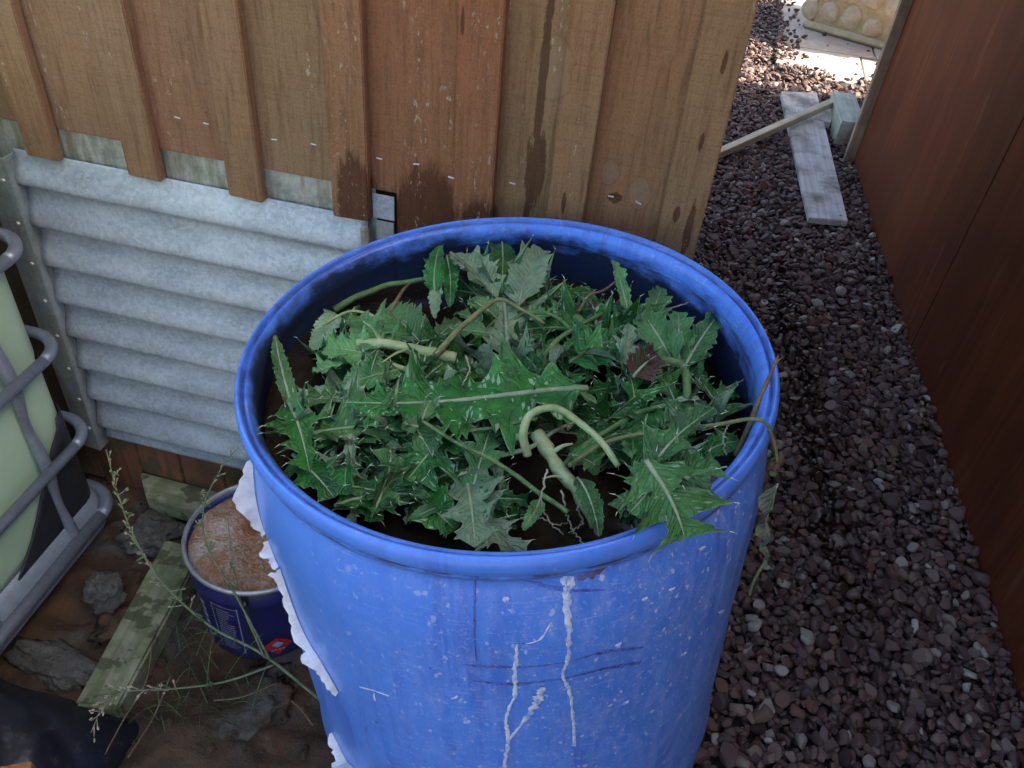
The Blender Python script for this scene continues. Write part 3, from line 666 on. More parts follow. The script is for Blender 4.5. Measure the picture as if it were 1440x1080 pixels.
wbox('roof', J-3.7, 3.14, -2.7, -.10, 2.703, 2.76, M_ROOF, .004)

# ------------------------------------------------------------------ planks and offcuts on the gravel
def slabpoly(name, top, th, mat, label, cat, bev=.003):
    """a plank from its four top corners (world points)"""
    c = sum((Vector(p) for p in top), Vector())/4
    ax = ((Vector(top[0])+Vector(top[1]))/2-(Vector(top[2])+Vector(top[3]))/2)
    rz = math.atan2(ax.y, ax.x)-math.pi/2; Rm = Matrix.Rotation(-rz, 3, 'Z')
    loc = c-Vector((0, 0, th))
    bm = bmesh.new(); vs_ = []
    for p in top: vs_.append(bm.verts.new(Rm @ (Vector(p)-loc)))
    f = bm.faces.new(vs_); r = bmesh.ops.extrude_face_region(bm, geom=[f])
    for v in r['geom']:
        if isinstance(v, bmesh.types.BMVert): v.co.z -= th
    bmesh.ops.recalc_face_normals(bm, faces=bm.faces[:])
    bmesh.ops.bevel(bm, geom=bm.edges[:], offset=bev, segments=2, affect='EDGES')
    o = frombm(name, bm, mat); shade_sharp(o); o.location = loc; o.rotation_euler = (0, 0, rz)
    return tag(o, label, cat)
pk = slabpoly('grey_plank', [at(1098, 128, .040), at(1149, 130, .040), at(1193, 311, .036), at(1138, 306, .036)], .024, M_GREYPLANK, 'weathered grey white plank lying flat along the gravel path', 'plank')
bm = bmesh.new(); bmesh.ops.create_cone(bm, segments=12, radius1=.0035, radius2=.0035, depth=.001, cap_ends=True)
nh = frombm('nail_hole', bm, M_BLACKP, None); pz = at(1182, 303, .0375); nh.parent = pk; nh.location = Matrix.Rotation(-pk.rotation_euler.z, 3, 'Z') @ (pz-pk.location)
a, b = at(985, 226, .036), at(1184, 139, .085)
ax = (b-a); L = ax.length; bm = bmesh.new(); bmesh.ops.create_cube(bm, size=1)
for v in bm.verts: v.co = Vector((v.co.x*L, v.co.y*.034, v.co.z*.028)) + Vector((0, .004*math.sin(v.co.x*3), 0))
bmesh.ops.bevel(bm, geom=bm.edges[:], offset=.002, segments=2, affect='EDGES')
st = frombm('timber_lath', bm, M_STICK); shade_sharp(st); st.location = (a+b)/2; st.rotation_euler = ax.to_track_quat('X', 'Z').to_euler()
tag(st, 'pale square timber lath lying across the grey plank', 'lath')
o = box('post_offcut', (0, 0, 0), (.10, .34, .105), M_BLOCK, None, .003); o.rotation_euler = (0, 0, R_(4)); o.location = (.868, 2.76, .060); tag(o, 'short pale green treated post offcut beside the shed corner', 'timber')
o = box('board_offcut', (0, 0, 0), (.075, .20, .03), M_GREYPLANK, None, .003); o.rotation_euler = (0, 0, R_(-8)); o.location = (.790, 2.84, .026); tag(o, 'small grey board offcut between the plank and the post offcut', 'timber')

# ================================================================== BARREL
AX = Vector((-.095, -.012, .995)).normalized(); RIMC = Vector((.052, -.354, .897)); BH = .90
BQ = AX.to_track_quat('Z', 'Y'); BM3 = BQ.to_matrix()
# keep local x roughly along world x
lx = Vector((1, 0, 0)); lx = (lx-AX*lx.dot(AX)).normalized(); ly = AX.cross(lx); BM3 = Matrix((lx, ly, AX)).transposed()
barrel = empty('barrel', 'large blue plastic drum filled with pulled weeds, spattered with white drips', 'barrel', tuple(RIMC-AX*BH))
barrel.rotation_euler = BM3.to_euler()
def to_local(p): return BM3.transposed() @ (Vector(p)-RIMC)      # rim-centred barrel coordinates
def ray_barrel(px, py, r):
    d = rx*((px-720)/FPX)+dn*((py-540)/FPX)+fw
    o = to_local(CL); d = BM3.transposed() @ d
    for _ in range(4):
        A = d.x**2+d.y**2; B = 2*(o.x*d.x+o.y*d.y); C = o.x**2+o.y**2-r*r
        t = (-B-math.sqrt(max(B*B-4*A*C, 0)))/(2*A); p = o+d*t; r = rb(p.z)
    return math.atan2(p.y, p.x), p.z
def wob(a, z):
    k = min(1, max(0, (-z-.03)*8))
    c = Vector((math.cos(a)*1.1, math.sin(a)*1.1, z*2.2))
    return k*(.0035*mnoise.noise(c*1.6)+.0012*mnoise.noise(c*5))
RB = .2965
def rb(z):
    t = min(1, max(0, (-z-.040)/.095)); return .2835+(RB-.2835)*(1-(1-t)**2)
prof = [(.10, -.895), (.265, -.897), (.284, -.885), (.291, -.86), (.2945, -.80), (RB, -.70), (RB+.002, -.62), (RB+.0045, -.60), (RB+.002, -.58), (RB, -.55)]
prof += [(rb(-.55+i*.02)+.0003*math.sin(i), -.55+i*.02) for i in range(1, 24)]
prof += [(rb(-.075), -.075), (rb(-.06), -.06), (rb(-.05), -.05), (.2835, -.042), (.2838, -.036), (.2868, -.0335), (.2870, -.0300), (.2858, -.0275), (.2880, -.0255), (.2905, -.021), (.2918, -.0145), (.2912, -.007), (.2890, -.0022), (.2872, 0), (.2850, -.0012), (.2840, -.0055), (.2828, -.0085), (.2814, -.0058), (.2796, -.0050), (.2775, -.0058), (.2750, -.0085), (.2728, -.0130), (.2712, -.0190), (.2704, -.026), (.2704, -.032), (.2712, -.037), (.2722, -.042), (.2725, -.052), (.2722, -.075), (.2715, -.10), (.2715, -.2), (.2715, -.5), (.25, -.86), (.05, -.87)]
body = lathe('body', prof, M_BARREL, barrel, 160, wob=wob); body.location = (0, 0, BH)
def bpt(a, z, off):
    r = rb(z)+wob(a, z)+off
    return Vector((r*math.cos(a), r*math.sin(a), z+BH))
def ribbon(name, pts_, mat, w, n=40, lift=.0012, jag=.0, seed=1):
    """a raised film following the barrel wall through picture stations, w = widths in metres"""
    st = [ray_barrel(x, y, RB) for x, y in pts_]
    P = spline([Vector((a, z, 0)) for a, z in st], n)
    if not hasattr(w, '__len__'): w = [w]*len(pts_)
    Wd = spline([Vector((x, 0, 0)) for x in w], n)
    V = []; F = []; rnd = random.Random(seed)
    for i, p in enumerate(P):
        q0 = P[max(0, i-1)]; q1 = P[min(n-1, i+1)]
        t = Vector(((q1.x-q0.x)*RB, q1.y-q0.y)); t = t/(t.length or 1); nrm = Vector((-t.y, t.x)); h = Wd[i].x/2
        for k_, (e, l) in enumerate(((-1, .0002), (-.55, lift), (.55, lift), (1, .0002))):
            j = 1+rnd.uniform(-jag, jag)
            V.append(bpt(p.x+nrm.x*h*e*j/RB, p.y+nrm.y*h*e*j, l+.0003))
    for i in range(n-1):
        for k_ in range(3):
            a = i*4+k_; F.append((a, a+1, a+5, a+4))
    return mk(name, V, F, mat, barrel, True)
ribbon('paint_drip', [(797, 824), (797, 850), (800, 890), (798, 925), (791, 948), (800, 968), (805, 1000), (808, 1050)], M_PAINT, [.008, .0062, .0050, .0038, .0034, .0042, .003, .0036], 60, .0009, .5, 3)
ribbon('paint_drip', [(790, 820), (797, 816), (806, 822)], M_PAINT, [.006, .014, .006], 14, .0012, .2, 4)
ribbon('paint_drip', [(728, 905), (724, 940), (724, 975), (712, 1008), (714, 1040), (710, 1080), (712, 1110)], M_PAINT, [.002, .0045, .0038, .003, .0045, .0036, .0045], 60, .0008, .6, 5)
ribbon('paint_drip', [(762, 965), (755, 985), (735, 1015), (715, 1040)], M_PAINT, [.006, .009, .0035, .003], 34, .0007, .7, 6)
ribbon('paint_drip', [(740, 905), (760, 898), (775, 874)], M_PAINT, [.0012, .002, .001], 20, .0006, .5, 7)
for (x, y, w_) in ((711, 842, .008), (657, 1014, .0065), (868, 905, .004), (905, 842, .005), (943, 828, .004), (760, 800, .003), (1012, 860, .004), (985, 770, .004), (640, 980, .003), (880, 990, .005), (960, 920, .005)):
    ribbon('paint_spot', [(x-4, y+1), (x, y), (x+5, y-3)], M_PAINT, [.002, w_, .002], 10, .0011, .3, x)
ribbon('paint_mark', [(507, 965), (528, 970), (549, 977)], M_PAINT, .0022, 14, .0006, .4, 8)
ribbon('paint_mark', [(527, 972), (528, 983)], M_PAINT, .0024, 6, .0006, .3, 9)
ribbon('scratch', [(650, 934), (690, 938), (740, 938), (800, 928), (850, 915), (905, 910)], M_SCRATCH, [.001, .005, .0022, .001, .0045, .0022], 70, .0004, .8, 10)
ribbon('scratch', [(665, 957), (720, 962), (790, 953), (850, 940), (900, 932)], M_SCRATCH, [.001, .004, .0015, .0034, .005], 70, .0004, .8, 11)
ribbon('scratch', [(660, 798), (720, 812), (790, 828), (850, 828)], M_SCRATCH, [.0006, .0014, .003, .0006], 40, .0004, .5, 12)
ribbon('brown_smear', [(812, 814), (832, 804), (852, 795), (868, 784)], M_BROWN, [.004, .011, .007, .002], 20, .0006, .5, 13)
ribbon('dark_run', [(667, 797), (668, 840), (667, 890), (670, 930)], M_SCRATCH, [.0016, .0022, .002, .0006], 30, .0003, .6, 14)
# torn label peeling off the left flank
def flap(stations, name='torn_label'):
    V = []; F = []; n = 0; dense = []
    for s0, s1 in zip(stations, stations[1:]):
        for k_ in range(3):
            t = k_/3; q_ = [a+(b-a)*t for a, b in zip(s0, s1)]; q_[2] += random.uniform(-3.5, 3.5); q_[3] += random.uniform(-2, 2); dense.append(q_)
    for (ix, iy, ox, oy, lift) in dense+[stations[-1]]:
        a, z = ray_barrel(ix, iy, RB+.001); p = bpt(a, z, .0008)
        pw = BM3 @ (p-Vector((0, 0, BH)))+RIMC
        dep = (pw-CL).dot(fw)
        ow = CL+(rx*((ox-720)/FPX)+dn*((oy-540)/FPX)+fw)*(dep-lift)
        out = (BM3 @ Vector((math.cos(a), math.sin(a), 0)))
        for t in (0, .33, .66, 1):
            q = pw.lerp(ow, t)+out*(.0025*math.sin(math.pi*t)*(1 if lift >= 0 else .4))
            V.append((BM3.transposed() @ (q-RIMC))+Vector((0, 0, BH)))
        n += 1
    for i in range(n-1):
        for k_ in range(3):
            a = i*4+k_; F.append((a, a+1, a+5, a+4))
    o = mk(name, V, F, M_PAPER, barrel, False); m = o.modifiers.new('t', 'SOLIDIFY'); m.thickness = .0004; return o
flap([(349, 648, 344, 652, 0), (350, 668, 338, 674, .002), (352, 688, 326, 704, .002), (358, 712, 338, 722, .002), (366, 732, 354, 738, .001), (374, 750, 370, 756, 0)])
flap([(378, 760, 372, 762, 0), (382, 772, 363, 778, .004), (386, 782, 377, 787, .002), (388, 788, 378, 795, .003), (392, 797, 388, 802, 0)])
flap([(394, 800, 390, 803, 0), (396, 806, 379, 808, .003), (400, 818, 392, 820, .001), (410, 846, 399, 846, .002), (420, 872, 408, 872, .003), (428, 890, 411, 893, .004), (440, 912, 427, 918, .003), (447, 922, 424, 932, .006), (456, 938, 442, 944, .005), (463, 950, 452, 950, .004), (470, 962, 461, 970, .003), (476, 974, 473, 979, 0)])
flap([(466, 1030, 461, 1033, 0), (474, 1046, 463, 1050, .002), (481, 1060, 470, 1063, .003), (488, 1072, 468, 1080, .008), (506, 1086, 480, 1100, .012), (512, 1100, 495, 1112, .004)])

# water
wz = .818; V = []; F = []
c0 = RIMC+AX*((wz-RIMC.z)/AX.z); nW = 64; rings = 6
for j in range(rings+1):
    r = .2712*j/rings
    for i in range(nW):
        a = 2*math.pi*i/nW; V.append(Vector((c0.x+r*math.cos(a), c0.y+r*math.sin(a), wz)))
for j in range(rings):
    for i in range(nW): F.append((j*nW+i, j*nW+(i+1) % nW, (j+1)*nW+(i+1) % nW, (j+1)*nW+i))
wt = mk('water', V, F, M_WATER, None, True); tag(wt, 'dark murky water standing inside the blue barrel', 'water', kind='structure')

# ================================================================== WEEDS IN THE BARREL
def leaf(name, label, cat, base, tip, W, nl=6, depth=.62, slant=.35, fold=.25, bend=.6, side=.25, roll=0, top=None, und=None, seed=0, group=None, rib=.0022, S=8, petiole=.06, spine=.14, ripple=.10, lobebend=.45, env=.55, parent=None, twist=0, ribmat=None):
    rnd = random.Random(seed*7919+13); top = top or M_LTOP; und = und or M_LUND
    base = Vector(base); tip = Vector(tip); L = (tip-base).length
    S = S+4 if spine > .05 else S; K = nl*S+1; cols = (0, .28, .55, .8, 1.0)
    amp = [[rnd.uniform(.55, 1.25) for _ in range(nl+2)] for _ in (0, 1)]
    lb = [[rnd.uniform(-lobebend, lobebend)*1.2+.10 for _ in range(nl+2)] for _ in (0, 1)]
    ll = [rnd.uniform(.7, 1.3)*(1.25-.5*k/nl) for k in range(nl)]; tot = sum(ll); TT = []
    for k in range(nl): TT += [(sum(ll[:k])+ll[k]*j/S)/tot for j in range(S)]
    TT.append(1.0); nseed = Vector((seed*3.7, seed*1.9, seed*.7))
    sh = rnd.randint(0, S//3)
    # centre line
    c = [Vector((0, 0, 0))]; hd = []
    for i in range(K):
        t = TT[i]; th = bend*(.5-t)+.10*math.sin(t*5+seed); ps_ = side*(t-.5)
        d = Vector((math.sin(ps_)*math.cos(th), math.cos(ps_)*math.cos(th), math.sin(th))); hd.append(d)
        if i < K-1: c.append(c[-1]+d*(TT[i+1]-TT[i]))
    ch = c[-1]; q = ch.rotation_difference(Vector((0, 1, 0))); sc_ = L/ch.length
    c = [(q @ p)*sc_ for p in c]; hd = [q @ d for d in hd]
    ydir = (tip-base).normalized(); up = Vector((0, 0, 1))
    if abs(ydir.z) > .85: up = Vector((0, -1, .2))
    xd = ydir.cross(up).normalized(); zd = xd.cross(ydir)
    Rr = Matrix.Rotation(roll, 3, ydir); xd = Rr @ xd; zd = Rr @ zd
    V = []; UV = []; SP = []
    def emit(lay):
        for i in range(K):
            t = TT[i]; e = math.sin(math.pi*min(1, .05+.95*t)**.85)**env if t < 1 else 0
            e = max(e, 0); e *= (1-.18*t)
            if t < petiole*2: e *= (t/(petiole*2))**1.2
            f = hd[i]; X = f.cross(Vector((0, 0, 1))).normalized(); Z = X.cross(f)
            tw = twist*(t-.5); X, Z = X*math.cos(tw)+Z*math.sin(tw), Z*math.cos(tw)-X*math.sin(tw)
            for sd in (-1, 1):
                si = 0 if sd < 0 else 1; ii = i+(sh if sd > 0 else 0); k_ = ii//S; g = (ii % S)/S
                tri = 1-abs(2*g-1); shp = tri**1.25
                h = W*e*((1-depth)+depth*shp*amp[si][k_])*(1+(.16 if (ii % S) in (S//4, S-S//4) else 0))*(1+.10*math.sin(ii*2.3+seed))
                pk = (ii % S) == S//2
                if pk: h += W*spine*min(1, e*1.5)
                for v in cols:
                    xv = h*v
                    fo = fold*(1+.25*math.sin(seed+t*4))
                    zz = xv*math.sin(fo)+lb[si][k_]*h*v*v*tri+ripple*h*v*math.sin(2*math.pi*g+seed)+.05*h*v*math.sin(seed*3+t*17)
                    p = c[i]+X*(sd*xv*math.cos(fo))+f*(slant*h*v**1.3)+Z*zz
                    p += Z*(W*.16*v*mnoise.noise(p*75+nseed)+.0016*mnoise.noise(p*190+nseed))
                    if lay: p -= Z*.0006
                    w_ = xd*p.x+ydir*p.y+zd*p.z; V.append(w_); UV.append((t, v))
                    if pk and v == 1 and not lay and spine > .05 and h > .006: dv = X*sd*.8+f*.6+Z*.25; SP.append((w_, (xd*dv.x+ydir*dv.y+zd*dv.z).normalized()))
    emit(0); n0 = len(V); emit(1)
    F = []; FM = []; nc = len(cols); row = nc*2
    for lay in (0, 1):
        o_ = lay*n0
        for i in range(K-1):
            for s_ in (0, 1):
                for k_ in range(nc-1):
                    a = o_+i*row+s_*nc+k_; b = a+1; d = a+row; e = d+1
                    fc = (a, b, e, d) if s_ == 1 else (a, d, e, b)
                    if lay: fc = fc[::-1]
                    F.append(fc); FM.append(lay)
    if parent is None:
        root = empty(name, label, cat, tuple(base), group); off = Vector()
    else: root = parent; off = base-Vector(parent.location)
    bl = mk('blade', [v+off for v in V], F, None, root, True, [top, und], FM, UV)
    if SP:
        sv = []; sf = []
        for q_, d_ in SP:
            q_ = q_+off; a_ = d_.orthogonal().normalized(); b_ = d_.cross(a_); n_ = len(sv); ln = rnd.uniform(.0035, .0075)
            sv += [q_-d_*.001+(a_*math.cos(k_*2.094)+b_*math.sin(k_*2.094))*.00055 for k_ in range(3)]+[q_+d_*ln]; sf += [(n_, n_+1, n_+3), (n_+1, n_+2, n_+3), (n_+2, n_, n_+3)]
        tag(mk('spines', sv, sf, M_SPINE, bl), kind='stuff')
    path = []; rad = []
    for i in range(0, K, 3):
        p = c[i]; f = hd[i]; X = f.cross(Vector((0, 0, 1))).normalized(); Z = X.cross(f)
        p = p+Z*.0003; path.append(off+xd*p.x+ydir*p.y+zd*p.z); rad.append(rib*(1-.85*i/(K-1)))
    V2, F2 = tube_geo(path, rad, 6)
    mk('midrib', V2, F2, ribmat or M_RIB, root, True)
    return root
def P(x, y, z): return at(x, y, z)
TH = dict(nl=6, depth=.62, slant=.35)
# --- hand placed leaves ------------------------------------------------------------------------------
leaf('thistle_leaf', 'broad bristly green thistle leaf with straight white midrib at heap centre', 'leaf', P(826, 546, .884), P(486, 566, .878), .074, 5, .60, .06, .06, .12, .12, .02, seed=3, rib=.0036, ripple=.14, lobebend=.28, ribmat=M_RIB, spine=.06)
leaf('thistle_leaf', 'pale underside thistle leaf standing against the back wall of the barrel', 'leaf', P(716, 500, .846), P(706, 352, .862), .072, 4, .66, .55, -.22, .35, .1, .05, top=M_LUND, und=M_LTOP2, seed=5, rib=.0038, petiole=.02, lobebend=.3, env=.4)
leaf('thistle_leaf', 'dark green folded leaf tip hanging over the pale underside leaf', 'leaf', P(706, 340, .872), P(706, 412, .870), .020, 3, .22, .2, -.35, .6, .1, .1, seed=6, petiole=.0, rib=.0012, env=.3)
leaf('narrow_leaf', 'narrow olive strap leaf standing up beside the left barrel wall', 'leaf', P(413, 582, .842), P(387, 470, .868), .0105, 7, .14, .2, .25, .25, .2, .15, top=M_LPALE, seed=8, spine=.03, rib=.0018)
leaf('thistle_leaf', 'spiny thistle leaf curling up under the left rim', 'leaf', P(480, 622, .842), P(388, 590, .852), .034, 4, .66, .55, .35, .8, .3, -.35, seed=9)
leaf('thistle_leaf', 'glossy thistle leaf with turned pale lobe resting on the left rim', 'leaf', P(405, 565, .848), P(436, 664, .868), .031, 4, .6, .45, .3, .7, .3, .35, seed=10)
leaf('thistle_leaf', 'dark pointed thistle leaf sloping down towards the front left rim', 'leaf', P(412, 640, .852), P(470, 700, .858), .027, 3, .55, .5, .2, .7, .1, .2, seed=11)
leaf('thistle_leaf', 'star shaped thistle leaf with white spines in the left of the heap', 'leaf', P(420, 612, .848), P(590, 606, .856), .052, 4, .72, .5, .3, .35, .2, .15, seed=12, top=M_LTOP2, lobebend=.6)
leaf('thistle_leaf', 'thin grey spike of folded leaf pointing at the front left rim', 'leaf', P(492, 612, .868), P(494, 664, .862), .009, 3, .3, .3, .5, .3, .1, .1, top=M_LUND, seed=13, petiole=.0)
leaf('thistle_leaf', 'dark thistle leaf lying below the white ribbed leaf', 'leaf', P(640, 600, .846), P(560, 690, .852), .045, 5, .6, .4, .2, .5, .3, .1, seed=14)
leaf('thistle_leaf', 'long dark thistle leaf along the front left inside of the barrel', 'leaf', P(470, 712, .842), P(600, 690, .850), .036, 5, .6, .4, .2, .3, .2, -.2, seed=15)
leaf('thistle_leaf', 'drooping dark thistle leaf between the left leaves and the front rim', 'leaf', P(560, 640, .852), P(520, 735, .838), .040, 4, .6, .4, .25, .6, .3, .2, seed=16)
leaf('thistle_leaf', 'pale grey lobed leaf hanging tip down over the front inner wall', 'leaf', P(655, 668, .850), P(668, 770, .880), .032, 3, .60, .4, .08, .2, .1, 0, top=M_LUND, und=M_LTOP, seed=17, spine=.03, rib=.0024, petiole=.03)
leaf('thistle_leaf', 'dark curled leaf in the water beside the hanging pale leaf', 'leaf', P(580, 700, .830), P(640, 745, .842), .030, 3, .3, .3, .4, .8, .3, .5, seed=18, spine=.02)
leaf('thistle_leaf', 'large star thistle leaf draped over the front right rim', 'leaf', P(908, 648, .955), P(963, 757, .922), .066, 3, .80, .42, .02, .45, .1, .05, top=M_LTOP2, seed=19, rib=.003, petiole=.0, env=.32, spine=.12, lobebend=.2)
leaf('thistle_leaf', 'upright grey green spear leaf beside the star leaf on the rim', 'leaf', P(893, 700, .930), P(1006, 572, .945), .034, 4, .66, .5, .35, .3, .1, -.5, top=M_LTOP2, seed=20, spine=.1)
leaf('thistle_leaf', 'thistle leaf reaching towards the right rim behind the star leaf', 'leaf', P(905, 690, .930), P(1012, 655, .938), .036, 4, .66, .5, .1, .3, .1, .3, top=M_LTOP2, seed=21, spine=.1)
leaf('thistle_leaf', 'small star leaf tip hugging the front rim below the loop stem', 'leaf', P(945, 655, .945), P(885, 722, .930), .030, 3, .6, .4, .1, .5, .1, 0, top=M_LTOP2, seed=22, petiole=.0)
leaf('lobed_leaf', 'pale lobed upright leaf on the right of the heap', 'leaf', P(888, 548, .858), P(885, 455, .875), .026, 3, .62, .45, .2, .3, .3, .5, top=M_LUND, und=M_LTOP2, seed=23, spine=.03)
leaf('lobed_leaf', 'dark olive red leaf above the centre right of the heap', 'leaf', P(890, 530, .872), P(925, 500, .876), .024, 3, .15, .2, .3, .4, .3, .3, top=M_LRED, seed=24, spine=.02, petiole=.02)
leaf('lobed_leaf', 'broad dark oval leaf right of the white ribbed leaf', 'leaf', P(800, 510, .856), P(872, 478, .862), .036, 4, .2, .2, .15, .5, .2, .2, seed=25, spine=.02, petiole=.03)
leaf('lobed_leaf', 'small red tinged leaf near the back right of the heap', 'leaf', P(838, 458, .866), P(828, 422, .872), .011, 3, .15, .2, .4, .5, .1, .4, top=M_LRED, seed=26, spine=.02)
leaf('lobed_leaf', 'dark oval leaf lying on the water near the back right wall', 'leaf', P(762, 425, .824), P(838, 412, .828), .022, 4, .2, .2, .1, .4, .2, .1, seed=27, spine=.02)
for i, (a, b, wd, lb_, mt) in enumerate((((960, 520, .858), (1012, 440, .876), .020, 'pointed green leaf of the rosette nearest the right wall', M_LTOP2), ((955, 515, .858), (953, 438, .872), .022, 'upright leaf of the rosette by the right wall', M_LPALE), ((962, 520, .852), (1000, 497, .856), .017, 'short blunt leaf of the rosette by the right wall', M_LTOP2), ((950, 515, .856), (905, 440, .868), .030, 'broad leaf of the rosette leaning to the back', M_LPALE), ((950, 530, .850), (995, 530, .848), .016, 'low leaf of the rosette close to the right waterline', M_LTOP), ((910, 470, .862), (930, 405, .872), .020, 'pale leaf rising behind the rosette', M_LPALE), ((885, 445, .862), (860, 365, .882), .013, 'thin curled shoot leaf rising near the back right wall', M_LPALE))):
    leaf('rosette_leaf', lb_, 'leaf', P(*a), P(*b), wd, 4, .3, .3, .35, .7, .2, random.uniform(-.5, .5), top=mt, seed=30+i, spine=.04, env=.6)
for i, (a, b, wd, lb_, mt) in enumerate((((560, 495, .858), (505, 445, .868), .034, 'pale toothed leaf above the thick pale stem at left', M_LPALE), ((520, 505, .856), (440, 525, .852), .024, 'pale toothed leaf tip over the open water at left', M_LPALE), ((540, 500, .856), (455, 490, .856), .026, 'pale toothed leaf spreading left of the thick stem', M_LPALE), ((560, 520, .852), (480, 545, .850), .022, 'toothed leaf under the thick pale stem', M_LPALE), ((590, 480, .86), (545, 432, .87), .030, 'round pale toothed leaf over the back left water', M_LPALE), ((470, 440, .842), (437, 492, .836), .016, 'grey pointed leaf hanging near the back left waterline', M_LUND), ((500, 432, .842), (480, 470, .846), .012, 'small dark curled leaf beside the grey hanging leaf', M_LTOP), ((612, 415, .852), (620, 345, .870), .015, 'drooping dark leaf at the back left of the heap', M_LTOP), ((628, 360, .868), (632, 432, .850), .013, 'narrow leaf falling beside the back drooping leaf', M_LTOP), ((616, 400, .85), (612, 448, .845), .012, 'pale triangular leaf tip over the dark back water', M_LUND), ((680, 460, .862), (640, 440, .866), .014, 'small blue grey round leaf left of the standing leaf', M_LPALE), ((700, 450, .866), (660, 420, .87), .016, 'second blue grey round leaf left of the standing leaf', M_LPALE), ((690, 470, .864), (632, 462, .866), .015, 'wavy small leaf over the edge of the back water', M_LPALE), ((745, 450, .866), (790, 440, .862), .017, 'blue grey round leaf right of the standing leaf', M_LPALE), ((730, 430, .87), (765, 352, .874), .030, 'pale torn leaf lobe lifting to the right at the back', M_LUND), ((700, 420, .866), (640, 358, .874), .030, 'pale torn leaf lobe lifting to the left at the back', M_LUND), ((588, 600, .882), (566, 596, .884), .012, 'tiny round leaf at the end of a thin stem', M_LPALE), ((594, 590, .884), (604, 566, .890), .009, 'tiny pointed leaf at the end of a thin stem', M_LPALE), ((800, 640, .868), (838, 655, .872), .026, 'smooth round green leaf inside the looped stem', M_LTOP2), ((812, 672, .874), (842, 754, .892), .012, 'straight blade leaf leaning on the front inner wall', M_LTOP2), ((690, 735, .83), (740, 725, .832), .014, 'dark oval leaf floating at the front waterline', M_LTOP), ((760, 700, .84), (735, 745, .842), .009, 'light green scrap of leaf at the front waterline', M_LPALE), ((1000, 560, .836), (1040, 560, .84), .015, 'bright green leaf low against the right inner wall', M_LTOP), ((985, 640, .862), (1040, 620, .872), .014, 'mossy green scrap beside the twig on the right', M_LTOP))):
    leaf('small_leaf', lb_, 'leaf', P(*a), P(*b), wd, 5, .22, .25, .25, .6, .3, random.uniform(-.4, .4), top=mt, seed=60+i, spine=.03, S=6, rib=.0014, env=.5)
# --- look-alike leaves filling the heap ----------------------------------------------------------------
rf = random.Random(21); nfill = 0
heap = [(700, 580, 180, 80), (570, 640, 150, 75), (860, 530, 120, 90), (470, 620, 70, 60), (770, 460, 120, 50), (540, 560, 80, 40), (660, 520, 120, 50), (930, 620, 80, 90), (600, 700, 130, 40)]
LM = {'the looped pale stem': (780, 590), 'the white ribbed leaf': (690, 540), 'the left barrel wall': (390, 600), 'the front left rim': (480, 700), 'the hanging pale leaf': (665, 720), 'the star leaf on the rim': (930, 690), 'the rosette by the right wall': (960, 490), 'the thick pale stalk at left': (545, 490), 'the standing pale leaf at the back': (710, 420), 'the olive red leaf': (905, 520), 'the thin stem to the front rim': (700, 655), 'the broad oval leaf': (838, 490), 'the star leaf with white spines': (500, 600)}
KIND = {0: 'dark green spiny thistle leaf tucked in beside ', 1: 'blue green spiny thistle leaf lying beside ', 2: 'thistle leaf turned grey underside up beside ', 3: 'small pale toothed leaf tangled beside '}
while nfill < 135:
    hx, hy, ax_, ay = rf.choice(heap)
    u = rf.uniform(0, 6.28); r = math.sqrt(rf.random()); x = hx+ax_*r*math.cos(u); y = hy+ay*r*math.sin(u)
    if 690 < x < 850 and y > 670: continue
    if x < 660 and y < 480: continue
    if x < 480 and y < 580: continue
    if x > 1010 or y > 738: continue
    k = rf.choices((0, 1, 2, 3), (.66, .12, .06, .16))[0]
    zb = rf.uniform(.821, .848); b = P(x, y, zb)
    l2 = rf.uniform(.06, .125) if k != 3 else rf.uniform(.04, .07); an = rf.uniform(0, 6.28)
    t = b+Vector((math.cos(an)*l2, math.sin(an)*l2, rf.uniform(-.010, .022)))
    tl = to_local(t); bl_ = to_local(b)
    if math.hypot(tl.x, tl.y) > .255 or tl.z > -.028 or math.hypot(bl_.x, bl_.y) > .25: continue
    m = b.lerp(t, .5); d_ = m-CL; dd = d_.dot(fw); mx, my = 720+FPX*d_.dot(rx)/dd, 540+FPX*d_.dot(dn)/dd
    lm = min(LM, key=lambda q: math.hypot(LM[q][0]-mx, LM[q][1]-my)); lb_ = KIND[k]+lm; gp = 'leaves in the heap beside '+lm
    if k == 3: leaf('small_leaf', lb_, 'leaf', b, t, rf.uniform(.010, .019), 5, .22, .25, .25, .7, .3, rf.uniform(-.6, .6), top=M_LPALE, seed=200+nfill, spine=.03, S=6, rib=.0010, group=gp)
    else: leaf('thistle_leaf', lb_, 'leaf', b, t, rf.uniform(.026, .044)*l2/.12, rf.choice((3, 4, 5)), rf.uniform(.62, .82), .45, rf.uniform(.1, .6), rf.uniform(.3, 1.3), rf.uniform(-.6, .6), rf.uniform(-.9, .9), top=(M_LTOP, M_LTOP2, M_LUND)[k], und=(M_LUND, M_LUND, M_LTOP)[k], seed=200+nfill, lobebend=.9, group=gp, rib=.0016, twist=rf.uniform(-1.6, 1.6))
    nfill += 1

